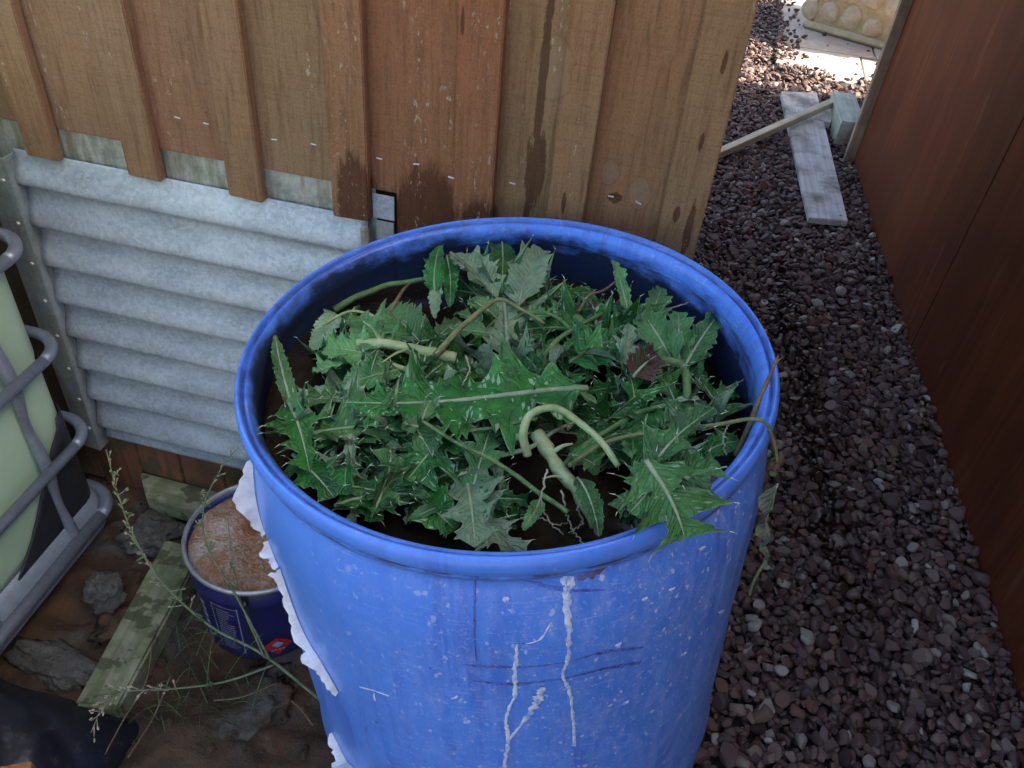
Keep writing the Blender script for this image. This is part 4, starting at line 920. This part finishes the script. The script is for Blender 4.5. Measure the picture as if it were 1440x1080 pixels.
for k in range(90):
    hx, hy, ax_, ay = rf.choice(heap); u = rf.uniform(0, 6.28); r = math.sqrt(rf.random()); x = hx+ax_*r*math.cos(u); y = hy+ay*r*math.sin(u)
    b = P(x, y, rf.uniform(.828, .872)); an = rf.uniform(0, 6.28); ln = rf.uniform(.022, .05); t = b+Vector((math.cos(an)*ln, math.sin(an)*ln, rf.uniform(-.012, .014)))
    if max(math.hypot(*to_local(q).xy) for q in (b, t)) > .245: continue
    lm = min(LM, key=lambda q: math.hypot(LM[q][0]-x, LM[q][1]-y)); kk = rf.choice((0, 0, 1, 2))
    leaf('leaf_scrap', ('small dark torn leaf scrap lying beside ', 'small pale torn leaf scrap lying beside ', 'small grey backed leaf scrap lying beside ')[kk]+lm, 'leaf', b, t, ln*rf.uniform(.22, .4), 3, rf.uniform(.3, .7), .4, rf.uniform(.1, .6), rf.uniform(.3, 1.4), rf.uniform(-.6, .6), rf.uniform(-1.2, 1.2), top=(M_LTOP, M_LPALE, M_LUND)[kk], seed=500+k, spine=.04, S=6, rib=.0008, twist=rf.uniform(-1.5, 1.5), group='leaf scraps beside '+lm)
# --- stems, roots and twigs ------------------------------------------------------------------------------
def stem(name, label, cat, pts_, r, mat, n=40, taper=None, side=None, knob=.08):
    r = r*.82; p = spline([P(*q) for q in pts_], n); sd = hash(label) % 97
    rr = [r*((1-taper*(i/(n-1))) if taper else 1)*(1+knob*2.2*mnoise.noise(Vector((i*.21, len(label), 0)))+knob*mnoise.noise(Vector((i*.6, len(label), 5)))) for i in range(n)]
    root = empty(name, label, cat, tuple(p[0])); p = [q+Vector((mnoise.noise(q*30), mnoise.noise(q*30+Vector((7, 0, 0))), mnoise.noise(q*30+Vector((0, 9, 0)))))*r*.5 for q in p]; V, F = tube_geo([q-p[0] for q in p], rr, 10); mk('stalk', V, F, mat, root, True)
    for k_, (i0, dx, dy, dz, rs) in enumerate(side or []):
        b = p[i0]-p[0]; e = b+Vector((dx, dy, dz)); m = (b+e)/2+Vector((0, 0, abs(dx)*.2))
        V, F = tube_geo(spline([b, m, e], 10), [rs*(1-.6*i/9) for i in range(10)], 6); mk('side_shoot', V, F, mat, root, True)
    return root
stem('looped_stem', 'pale green stem bent into a loop over the heap', 'stem', [(742, 640, .868), (735, 612, .888), (745, 582, .905), (778, 572, .912), (815, 592, .905), (845, 622, .900), (868, 655, .892)], .0056, M_STEMP, 50, .35)
stem('root_stem', 'thick whitish root stalk sloping into the water at the front', 'root', [(755, 610, .868), (780, 650, .862), (808, 690, .852), (835, 742, .832)], .0095, M_STEMP, 40, .25, [(10, .02, .01, .012, .003), (22, -.025, -.01, .005, .002), (30, .02, -.02, .0, .002)], .14)
stem('root_stem', 'thick pale stalk lying across the left of the heap', 'stem', [(500, 482, .862), (545, 485, .866), (600, 496, .862), (640, 505, .856)], .0062, M_STEMP, 30, -.5, [(8, -.03, .02, .01, .002), (15, -.02, -.04, .006, .002)], .1)
stem('green_stem', 'thin pale stalk below the thick stalk at left', 'stem', [(478, 500, .858), (520, 505, .856), (570, 520, .85)], .0032, M_STEMP, 24, -.4)
stem('arched_stem', 'olive stem arching over the pale leaf at the back', 'stem', [(612, 500, .866), (640, 470, .884), (680, 432, .898), (712, 422, .900), (765, 456, .884)], .0050, M_STEMO, 40, .55)
stem('green_stem', 'green stem forking behind the broad oval leaf', 'stem', [(765, 500, .866), (785, 478, .874), (815, 457, .878), (850, 440, .872)], .0040, M_STEM, 30, .3, [(16, -.05, .01, .004, .0028)])
stem('green_stem', 'bristly green stem leaning at the back of the heap', 'stem', [(772, 425, .856), (800, 440, .862), (832, 462, .864)], .0062, M_STEM, 24, -.2)
stem('green_stem', 'kinked upright stem below the rosette on the right', 'stem', [(915, 510, .866), (945, 508, .870), (960, 516, .868), (966, 560, .862), (972, 612, .852)], .0066, M_STEM, 36, .1, None, .12)
stem('green_stem', 'short thick green stem slanting into the front water', 'stem', [(678, 605, .862), (692, 645, .856), (712, 698, .838)], .0078, M_STEM, 26, .15)
stem('long_leaf_stalk', 'long pale leaf stalk curving along the back left waterline', 'stem', [(470, 436, .826), (505, 416, .834), (548, 400, .840), (600, 392, .846)], .0058, M_STEM, 30, .3)
stem('thin_stem', 'thin stem running from a tiny leaf down to the front rim', 'stem', [(594, 592, .884), (640, 622, .878), (700, 652, .872), (752, 690, .866), (798, 722, .862)], .0024, M_STEM, 40, -.3)
stem('thin_stem', 'thin straight stalk crossing below the loop', 'stem', [(660, 606, .876), (700, 600, .878), (755, 588, .880)], .0022, M_STEM, 20)
stem('rim_stem', 'dry stem lying over the right rim with a bud at its end', 'stem', [(800, 655, .872), (840, 628, .882), (890, 612, .892), (950, 606, .902), (1010, 596, .918), (1055, 590, .934), (1078, 596, .932), (1090, 625, .905), (1094, 650, .885)], .0030, M_STEMO, 60, .35)
stem('green_stem', 'slim stalk running from the heap to the right rim', 'stem', [(935, 655, .902), (970, 662, .906), (1022, 656, .914)], .0024, M_STEMP, 20, .6)
stem('olive_stem', 'olive stem under the red tinged leaf', 'stem', [(780, 668, .850), (830, 620, .862), (900, 580, .866), (940, 570, .862)], .0042, M_STEM, 30, .2)
stem('twig', 'brown twig leaning out over the right rim of the barrel', 'twig', [(1035, 640, .868), (1055, 595, .905), (1070, 555, .936), (1085, 520, .946), (1095, 500, .952)], .0040, M_TWIG, 36, .6, [(28, .008, .012, .006, .0012)], .18)
stem('twig', 'thin brown root twig at the back right of the heap', 'twig', [(812, 440, .866), (828, 416, .874), (850, 408, .880), (866, 396, .884)], .0022, M_TWIG, 26, .3)
for i, (q, lb_) in enumerate((([(935, 435, .866), (960, 428, .87), (975, 424, .868), (985, 438, .868), (1002, 446, .87)], 'fine pale rootlet reaching to the back right wall'), ([(790, 690, .862), (796, 720, .85), (806, 745, .846), (818, 762, .87)], 'wiry white rootlet hanging at the front waterline'), ([(770, 660, .88), (762, 700, .872), (770, 730, .85), (790, 750, .84)], 'curled white rootlet below the thick root stalk'), ([(830, 700, .87), (812, 715, .862), (820, 735, .85), (800, 748, .846)], 'looped white rootlet beside the blade leaf'), ([(1020, 640, .87), (1018, 610, .885), (1030, 590, .88)], 'brittle rootlet standing near the right wall'), ([(655, 500, .874), (660, 520, .886), (648, 545, .874)], 'bent white stalk standing on the ribbed leaf'), ([(740, 735, .83), (760, 728, .835), (780, 738, .834), (800, 735, .83)], 'pale rootlet floating on the front water'))):
    p = spline([P(*a) for a in q], 30); p = [v+Vector((random.gauss(0, .0007), random.gauss(0, .0007), random.gauss(0, .0007))) for v in p]
    o = tube('rootlet', [v-p[0] for v in p], [.0011*(1-.5*k/29) for k in range(30)], M_HAIR, None, 5); o.location = p[0]; tag(o, lb_, 'rootlet')
rs = random.Random(77)
for k in range(26):
    x, y = rs.uniform(450, 980), rs.uniform(450, 700); lm = min(LM, key=lambda q: math.hypot(LM[q][0]-x, LM[q][1]-y)); b = P(x, y, rs.uniform(.835, .862)); an = rs.uniform(0, 6.28); ln = rs.uniform(.04, .11); d = Vector((math.cos(an), math.sin(an), 0)); s_ = Vector((-d.y, d.x, 0))*rs.uniform(-.02, .02)
    e = b+d*ln+Vector((0, 0, rs.uniform(-.015, .012)))
    if math.hypot(to_local(e).x, to_local(e).y) > .25 or math.hypot(to_local(b).x, to_local(b).y) > .25: continue
    p = spline([b, b.lerp(e, .35)+s_+Vector((0, 0, .012)), b.lerp(e, .7)+s_*.4+Vector((0, 0, .008)), e], 22); r0 = rs.choice((.001, .0014, .002, .003))
    o = tube('leaf_stalk', [v-p[0] for v in p], [r0*(1-.5*i/21) for i in range(22)], rs.choice((M_STEM, M_STEMP, M_STEMO, M_TWIG, M_RIB)), None, 6); o.location = p[0]; tag(o, 'thin loose stalk lying in the heap beside '+lm, 'stalk', 'loose stalks beside '+lm)
# bud at the end of the rim stem
bd = empty('bud', 'green bud hanging outside the right rim of the barrel', 'bud', tuple(P(1089, 655, .876)))
for k in range(7):
    bm = bmesh.new(); bmesh.ops.create_icosphere(bm, subdivisions=2, radius=1)
    for v in bm.verts: v.co = Vector((v.co.x*.0045, v.co.y*.0045, v.co.z*.008))*(1+.3*mnoise.noise(v.co*2))
    o = frombm('bud_scale', bm, M_STEM if k % 3 else M_LRED, bd, True); o.location = (random.gauss(0, .004), random.gauss(0, .004), random.gauss(0, .006)); o.rotation_euler = (random.gauss(0, .6), random.gauss(0, .6), 0)
dl = leaf('withered_leaf', 'grey withered leaf stuck to the right outside of the barrel', 'leaf', P(1094, 680, .86), P(1076, 795, .74), .019, 4, .5, .1, .3, .4, .4, 1.2, top=M_LDEAD, und=M_LDEAD, seed=77, spine=.02, rib=.0012, ripple=.5)
p = spline([P(1076, 790, .74), P(1066, 806, .725), P(1058, 822, .70), P(1054, 836, .68)], 24)
o = tube('dry_tendril', [v-p[0] for v in p], .0018, M_STEMO, None, 6); o.location = p[0]; tag(o, 'dry yellow tendril trailing below the withered leaf', 'tendril')

# ================================================================== PAINT TUB
tub = empty('paint_tub', 'navy blue metal paint tub topped with rusty dried filler', 'tub', (-.412, -.200, -.004)); tub.rotation_euler = (R_(-1), R_(1.5), R_(0))
TR, TBR, THT = .130, .117, .226
lathe('wall', [(.02, .0), (TBR, .0), (TBR+.001, .004), (TBR+.004, .07), (TBR+.0075, .14), (TBR+.0095, .176), (TBR+.012, .180), (TBR+.0098, .185), (TR-.003, THT-.006), (TR-.006, THT-.004), (TR-.007, THT-.04)], M_TUB, tub, 72)
lathe('rim', [(TR-.003, THT-.009), (TR+.0015, THT-.008), (TR+.0032, THT-.003), (TR+.0015, THT+.002), (TR-.002, THT+.0025), (TR-.005, THT), (TR-.006, THT-.009)], M_TINRIM, tub, 72)
V = []; F = []; nr, na = 22, 72
for j in range(nr+1):
    for i in range(na):
        a = 2*math.pi*i/na; r = (TR-.0065)*j/nr; v = Vector((r*math.cos(a), r*math.sin(a), 0))
        V.append((v.x, v.y, THT-.013+.010*mnoise.fractal(v*16, 1, 2, 4)-.006*(j/nr)**4+(.012*max(0, -v.y/TR+.1) if False else 0)))
for j in range(nr):
    for i in range(na): F.append((j*na+i, j*na+(i+1) % na, (j+1)*na+(i+1) % na, (j+1)*na+i))
mk('dried_filler', V, F, M_FILL, tub, True)
DA = R_(30)
def tubquad(name, a0, a1, z0, z1, mat, off=.0006, skew=None):
    V = []; F = []; n = 8; a0 += DA; a1 += DA
    for i in range(n+1):
        a = a0+(a1-a0)*i/n
        for z in (z0, z1):
            r = TBR+.001+.009*min(1, z/.18)+off+.0006; V.append((r*math.cos(a), r*math.sin(a), z))
    for i in range(n): F.append((2*i, 2*i+2, 2*i+3, 2*i+1))
    return mk(name, V, F, mat, tub, True)
A0 = R_(-116)
for a in (-136, -113): tubquad('label_line', R_(a), R_(a+.7), .02, .165, M_WHITEPRINT)
tubquad('label_line', R_(-136), R_(-113), .165, .1665, M_WHITEPRINT); tubquad('label_line', R_(-113.0), R_(-112.0), .02, .17, M_WHITEPRINT)
for k in range(18): tubquad('print_line', R_(-132), R_(-132+random.uniform(8, 17)), .030+k*.0072, .0318+k*.0072, M_WHITEPRINT, .0005)
for k in range(6): tubquad('print_block', R_(-152+random.uniform(-1, 1)), R_(-146), .03+k*.021, .042+k*.021, M_WHITEPRINT, .0005)
tubquad('paint_run', R_(-107), R_(-101.5), .0, .219, M_BLACKP, .0008)
def tubdiamond(ac, zc, h, mat, off, name):
    pts_ = [(0, -1), (1, 0), (0, 1), (-1, 0)]; V = []; ac += DA
    for (dx, dz) in pts_:
        z = zc+dz*h; r = TBR+.001+.009*min(1, z/.18)+off; a = ac+dx*h/r; V.append((r*math.cos(a), r*math.sin(a), z))
    r = TBR+.001+.009*zc/.18+off+.0009; V.append((r*math.cos(ac), r*math.sin(ac), zc))
    return mk(name, V, [(0, 1, 4), (1, 2, 4), (2, 3, 4), (3, 0, 4)], mat, tub)
hzd = tubdiamond(R_(-84), .040, .030, M_REDPRINT, .0012, 'hazard_diamond'); tubdiamond(R_(-84), .048, .011, M_WHITEPRINT, .0026, 'hazard_symbol').parent = hzd
for k in range(4): tubquad('hazard_word', R_(-90+k*3.2), R_(-88+k*3.2), .029, .034, M_WHITEPRINT, .0028).parent = hzd

# ================================================================== INTERMEDIATE BULK TANK
tank = empty('bulk_tank', 'caged pale green plastic bulk water tank on a steel pallet', 'water tank', (-1.25, -.65, 0)); TL = Vector(tank.location)
def rrect(x0, x1, y0, y1, r, n=8):
    out = []
    for cx, cy, a0 in ((x1-r, y1-r, 0), (x0+r, y1-r, 90), (x0+r, y0+r, 180), (x1-r, y0+r, 270)):
        for i in range(n+1):
            a = R_(a0+90*i/n); out.append((cx+r*math.cos(a), cy+r*math.sin(a)))
    return out
def loft(name, secs, mat, cap=True):
    V = []; F = []; n = len(secs[0][0])
    for pl, z in secs: V += [Vector((x, y, z))-TL for x, y in pl]
    for j in range(len(secs)-1):
        for i in range(n): F.append((j*n+i, j*n+(i+1) % n, (j+1)*n+(i+1) % n, (j+1)*n+i))
    if cap: F.append(tuple(range(n))[::-1]); F.append(tuple((len(secs)-1)*n+i for i in range(n)))
    return mk(name, V, F, mat, tank, True)
def brow(ins): return rrect(-1.75+ins, -.811-ins, -1.17+ins, -.120-ins, .045-ins*.4)
o = loft('bottle', [(brow(.05), .115), (brow(.02), .122), (brow(.006), .135), (brow(0), .16), (brow(0), .45), (brow(.003), .47), (brow(0), .49), (brow(0), .95), (brow(.01), 1.0), (brow(.04), 1.03)], M_BOTTLE); shade_sharp(o, 50)
def ringpath(ins, z, r=.062): return [Vector((x, y, z))-TL for x, y in rrect(-1.79+ins, -.782-ins, -1.21+ins, -.098-ins, r, 8)]
for z, rad in ((.098, .0125), (.296, .0105), (.500, .0105), (.702, .0105), (.90, .0105), (1.06, .0125)):
    pth = ringpath(0, z); pth.append(pth[0]); V, F = tube_geo(pth, rad, 12); mk('cage_rail', V, F, M_CAGE, tank, True)
for y in (-.222, -.440, -.66, -.88, -1.08):
    pth = [Vector((-.800+.0035*math.cos((z-.098)/.2*2*math.pi), y, z))-TL for z in np.linspace(.09, 1.06, 60)]
    rr = [.0098+.0016*math.cos((z-.098)/.2*2*math.pi) for z in np.linspace(.09, 1.06, 60)]
    V, F = tube_geo(pth, rr, 10); mk('cage_upright', V, F, M_CAGE, tank, True)
for x in (-1.0, -1.2, -1.4, -1.6):
    V, F = tube_geo([Vector((x, -.116, .09))-TL, Vector((x, -.116, 1.06))-TL], .0098, 10); mk('cage_upright', V, F, M_CAGE, tank, True)
def trow(ins, r=.06): return rrect(-1.785+ins, -.790-ins, -1.205+ins, -.104-ins, r)
o = loft('pallet_tray', [(trow(.0), .055), (trow(.0), .100), (trow(.012), .132), (trow(.022), .138), (trow(.05), .118)], M_TRAY); shade_sharp(o, 40)
# black corner guard cupped round the lower corner of the bottle
V = []; F = []; prof_a = []
cx, cy, r = -.811-.045, -.120-.045, .0475
path2 = [(-.807, y) for y in np.linspace(-.36, cy, 8)]+[(cx+r*1.0*math.cos(a), cy+r*math.sin(a)) for a in np.linspace(0, math.pi/2, 10)[1:]]+[(x, -.1165) for x in np.linspace(cx-.02, -1.0, 4)]
n = len(path2)
for i, (x, y) in enumerate(path2):
    f = min(1, i/8)**.8; top = .135+.20*f-.02*math.sin(f*5)
    for k in range(5): V.append(Vector((x+.001, y+.001, .128+(top-.128)*k/4))-TL)
for i in range(n-1):
    for k in range(4): a = i*5+k; F.append((a, a+5, a+6, a+1))
o = mk('corner_guard', V, F, M_BLACKP, tank, True); m = o.modifiers.new('t', 'SOLIDIFY'); m.thickness = .003; m.offset = 1
for (y0, y1) in ((-.32, -.16), (-.74, -.56), (-1.18, -1.0)):
    box('pallet_foot', (-1.70, y0, -.03), (-.86, y1, .054), M_CORE, tank, .006)

# ================================================================== GROUND CLUTTER ON THE LEFT
mt = slabpoly('mossy_timber', [at(232, 757, .045), at(286, 772, .045), at(166, 996, .040), at(104, 990, .040)], .055, M_MOSSY, 'long mossy green timber lying on soil between tank and paint tub', 'timber', .005)
mb = slabpoly('mossy_board', [at(196, 662, .06), at(205, 698, .06), at(345, 738, .055), at(345, 700, .055)], .05, M_MOSSY, 'mossy board lying along the foot of the timber wall', 'timber', .004)
def lump(label, c, s_, seed, mat=M_RUB):
    bm = bmesh.new(); bmesh.ops.create_icosphere(bm, subdivisions=4, radius=1)
    for v in bm.verts:
        d = v.co.normalized(); v.co = d*(1+.5*mnoise.fractal(d*1.9+Vector((seed, 0, 0)), .8, 2.1, 6)+.06*mnoise.noise(d*11)); v.co = Vector((v.co.x*s_[0], v.co.y*s_[1], v.co.z*s_[2]))
    o = frombm('rubble', bm, mat, None, True); o.location = c; o.rotation_euler = (0, 0, seed); return tag(o, label, 'rubble')
lump('large lump of broken grey concrete by the mossy board', P(213, 752, .008), (.056, .044, .026), 1.0)
lump('grey concrete lump between tank rail and mossy timber', P(148, 832, .02), (.042, .034, .028), 2.3)
lump('small round grey stone touching the concrete lump by the timber', P(160, 830, .03), (.017, .020, .022), 3.1)
lump('long crusty slab of grey concrete beside the tank pallet', P(82, 935, -.004), (.036, .10, .013), 4.55)
lump('dark clod behind the mossy timber', P(175, 880, .01), (.035, .05, .022), 5.2, M_SOIL)
lump('dark clod beside the upper end of the mossy timber', P(235, 825, .01), (.05, .045, .02), 6.1, M_SOIL)
lump('muddy lump in front of the paint tub', P(360, 985, -.006), (.07, .05, .012), 7.7, M_SOIL)
rd = random.Random(4); DB = [lump('x', (0, 0, 0), (.012, .010, .008), 11.0+k*1.7, M_SOIL) for k in range(4)]
nd = 0
for k in range(400):
    x, y = rd.uniform(60, 470), rd.uniform(700, 1075); p = at(x, y, 0)
    if p.x > -.2 or p.y > -.03 or (abs(p.x+.415) < .15 and abs(p.y+.2) < .15) or p.x < -.80: continue
    o = DB[nd] if nd < 4 else DB[nd % 4].copy()
    if nd >= 4: COL.objects.link(o)
    s_ = rd.uniform(.25, .9); o.scale = (s_, s_, s_); o.rotation_euler = (rd.uniform(0, 6), rd.uniform(0, 6), rd.uniform(0, 6)); o.location = (p.x, p.y, soil_z(p.x, p.y)+.003); o.name = 'pebble'
    tag(o, 'small crumb of earth on the soil' if nd % 2 else 'small dark clod of earth on the soil', 'pebble', 'crumbs of earth on the soil' if nd % 2 else 'clods on the soil'); nd += 1
    if nd >= 44: break
# black polythene sack
V = []; F = []; nx, ny = 90, 50
c_ = P(20, 1052, .10)
for j in range(ny+1):
    for i in range(nx+1):
        u = i/nx; v = j/ny; x = c_.x-.42+.54*u; y = c_.y-.33+.47*v
        e = max(0, 1-((u-.45)/.55)**2)**.5*max(0, 1-((v-.42)/.58)**4)**.6
        p = Vector((x*7, y*7, 0)); fo = abs(mnoise.noise(Vector((x*5+y*9, y*3, 1))))
        V.append(Vector((x+.015*mnoise.noise(p), y+.02*mnoise.noise(p+Vector((9, 0, 0))), -.03+e*(.165+.06*fo+.02*mnoise.noise(p*2)))))
for j in range(ny):
    for i in range(nx): a = j*(nx+1)+i; F.append((a, a+1, a+nx+2, a+nx+1))
o = mk('plastic_sack', [v-c_ for v in V], F, M_BAG, None, True); o.location = c_; tag(o, 'crumpled black polythene sack on the soil beside the tank', 'sack')

# weed stalks leaning across the tub
def weed(label, pts_, r, heads, hm, seed, n=50, spread=.014, leaves=0):
    rnd = random.Random(seed); p = spline([at(*q) for q in pts_], n); root = empty('weed_stalk', label, 'weed', tuple(p[0]), None)
    V, F = tube_geo([v-p[0] for v in p], [r*(1-.65*i/(n-1)) for i in range(n)], 7); mk('stalk', V, F, M_WEED, root, True)
    for h in range(heads):
        i = int(n*(.42+.57*(h/heads)))-1 if heads > 8 else int(n*(.3+.68*h/heads)); i = max(1, min(n-2, i)); b = p[i]-p[0]; t = (p[i+1]-p[i]).normalized()
        d = (Vector((rnd.gauss(0, 1), rnd.gauss(0, 1), rnd.gauss(.3, .7))).normalized()+t*.8).normalized(); ln = spread*rnd.uniform(.5, 1.4)*(1.3-.6*h/heads)
        V, F = tube_geo(spline([b, b+d*ln*.6, b+d*ln+Vector((0, 0, .002))], 5), [.0009, .0008, .0007, .0006, .0005], 5)
        q = b+d*ln
        for _ in range(rnd.randint(1, 3)):
            bm = bmesh.new(); bmesh.ops.create_icosphere(bm, subdivisions=1, radius=1)
            o_ = q+Vector((rnd.gauss(0, .002), rnd.gauss(0, .002), rnd.gauss(0, .002))); base = len(V); mt_ = d.to_track_quat('Z', 'Y').to_matrix()
            bm.verts.index_update()
            V += [o_+mt_ @ Vector((v.co.x*.0017, v.co.y*.0017, v.co.z*.0040)) for v in bm.verts]; F += [tuple(base+v.index for v in f.verts) for f in bm.faces]; bm.free()
        mk('flower_head', V, F, hm, root, True)
    for k in range(leaves):
        i = int(n*(.25+.7*k/leaves)); b = p[i]; a = rnd.uniform(0, 6.28)
        leaf('', '', '', b, b+Vector((math.cos(a)*.016, math.sin(a)*.016, rnd.uniform(-.004, .01))), .0032, 3, .2, .2, .3, .6, .2, 0, top=M_LPALE, seed=seed*50+k, spine=0, S=4, rib=.0005, parent=root)
    return root
weed('tall budding weed stalk leaning across the soil towards the tank', [(452, 985, .02), (371, 921, .10), (298, 882, .13), (231, 822, .18), (192, 762, .23), (166, 695, .27), (149, 632, .31)], .0030, 34, M_BUD, 1, 60, .016, 14)
weed('slender weed stalk rising in front of the paint tub rim', [(380, 928, .10), (332, 838, .22), (290, 765, .28), (288, 708, .31), (313, 656, .33), (336, 628, .34)], .0022, 14, M_BUD, 2, 50, .010, 6)
weed('bare thin weed stalk over the rusty filler of the tub', [(372, 925, .11), (340, 850, .20), (327, 791, .25), (320, 728, .29)], .0019, 4, M_BUD, 3, 40, .008, 2)
weed('low weed stalk with dry curled seed heads over the black sack', [(385, 935, .08), (318, 958, .08), (250, 968, .10), (183, 972, .13), (150, 985, .14), (128, 1030, .125)], .0023, 22, M_SEED, 4, 50, .020, 4)
# grass tufts
for k, (x, y, sc_, lb_) in enumerate(((255, 900, 1.0, 'tuft of dark grass beside the mossy timber'), (300, 955, 1.1, 'straggling grass tuft in front of the paint tub'), (230, 990, .9, 'sparse dry grass near the black sack'), (330, 1010, .9, 'thin grass blades on bare soil in front of the tub'), (300, 690, .9, 'grass tuft between the board and the corrugated panel'))):
    rnd = random.Random(k+5); b = at(x, y, .0); V = []; F = []
    for i in range(15):
        a = rnd.uniform(0, 6.28); ln = rnd.uniform(.04, .13)*sc_; s0 = Vector((rnd.gauss(0, .02), rnd.gauss(0, .02), 0)); d = Vector((math.cos(a), math.sin(a), 0)); nrm = Vector((-d.y, d.x, 0)); base = len(V)
        for j in range(6):
            t = j/5; p = s0+d*ln*t*rnd.uniform(.95, 1.05)+Vector((0, 0, .6*ln*math.sin(t*2.4))); w_ = .0011*(1-t*.9); V += [p-nrm*w_, p+nrm*w_+Vector((0, 0, .0004))]
        for j in range(5): F.append((base+2*j, base+2*j+1, base+2*j+3, base+2*j+2))
    o = mk('grass_tuft', V, F, M_GRASS, None, True); o.location = b; tag(o, lb_, 'grass')
for k, (q, lb_) in enumerate((([(140, 1075, .02), (175, 1010, .03), (205, 960, .04), (215, 900, .05)], 'dry straw stem on the soil near the black sack'), ([(180, 1065, .02), (215, 1010, .02), (240, 950, .04)], 'curved dead grass stem on bare soil'), ([(300, 985, .02), (340, 980, .03), (390, 960, .03)], 'pale dead stem lying in front of the tub'), ([(410, 985, .03), (425, 1000, .02), (440, 1020, .01)], 'short dry stem beside the barrel'))):
    p = spline([at(*a) for a in q], 24); o = tube('straw', [v-p[0] for v in p], .0016, M_TWIG, None, 5); o.location = p[0]; tag(o, lb_, 'straw')
o = box('brick', (0, 0, 0), (.11, .06, .05), M_BRICK, None, .004); o.location = P(-14, 1120, .215); o.rotation_euler = (.1, .05, .5); tag(o, 'orange brick lying on top of the black sack', 'brick')
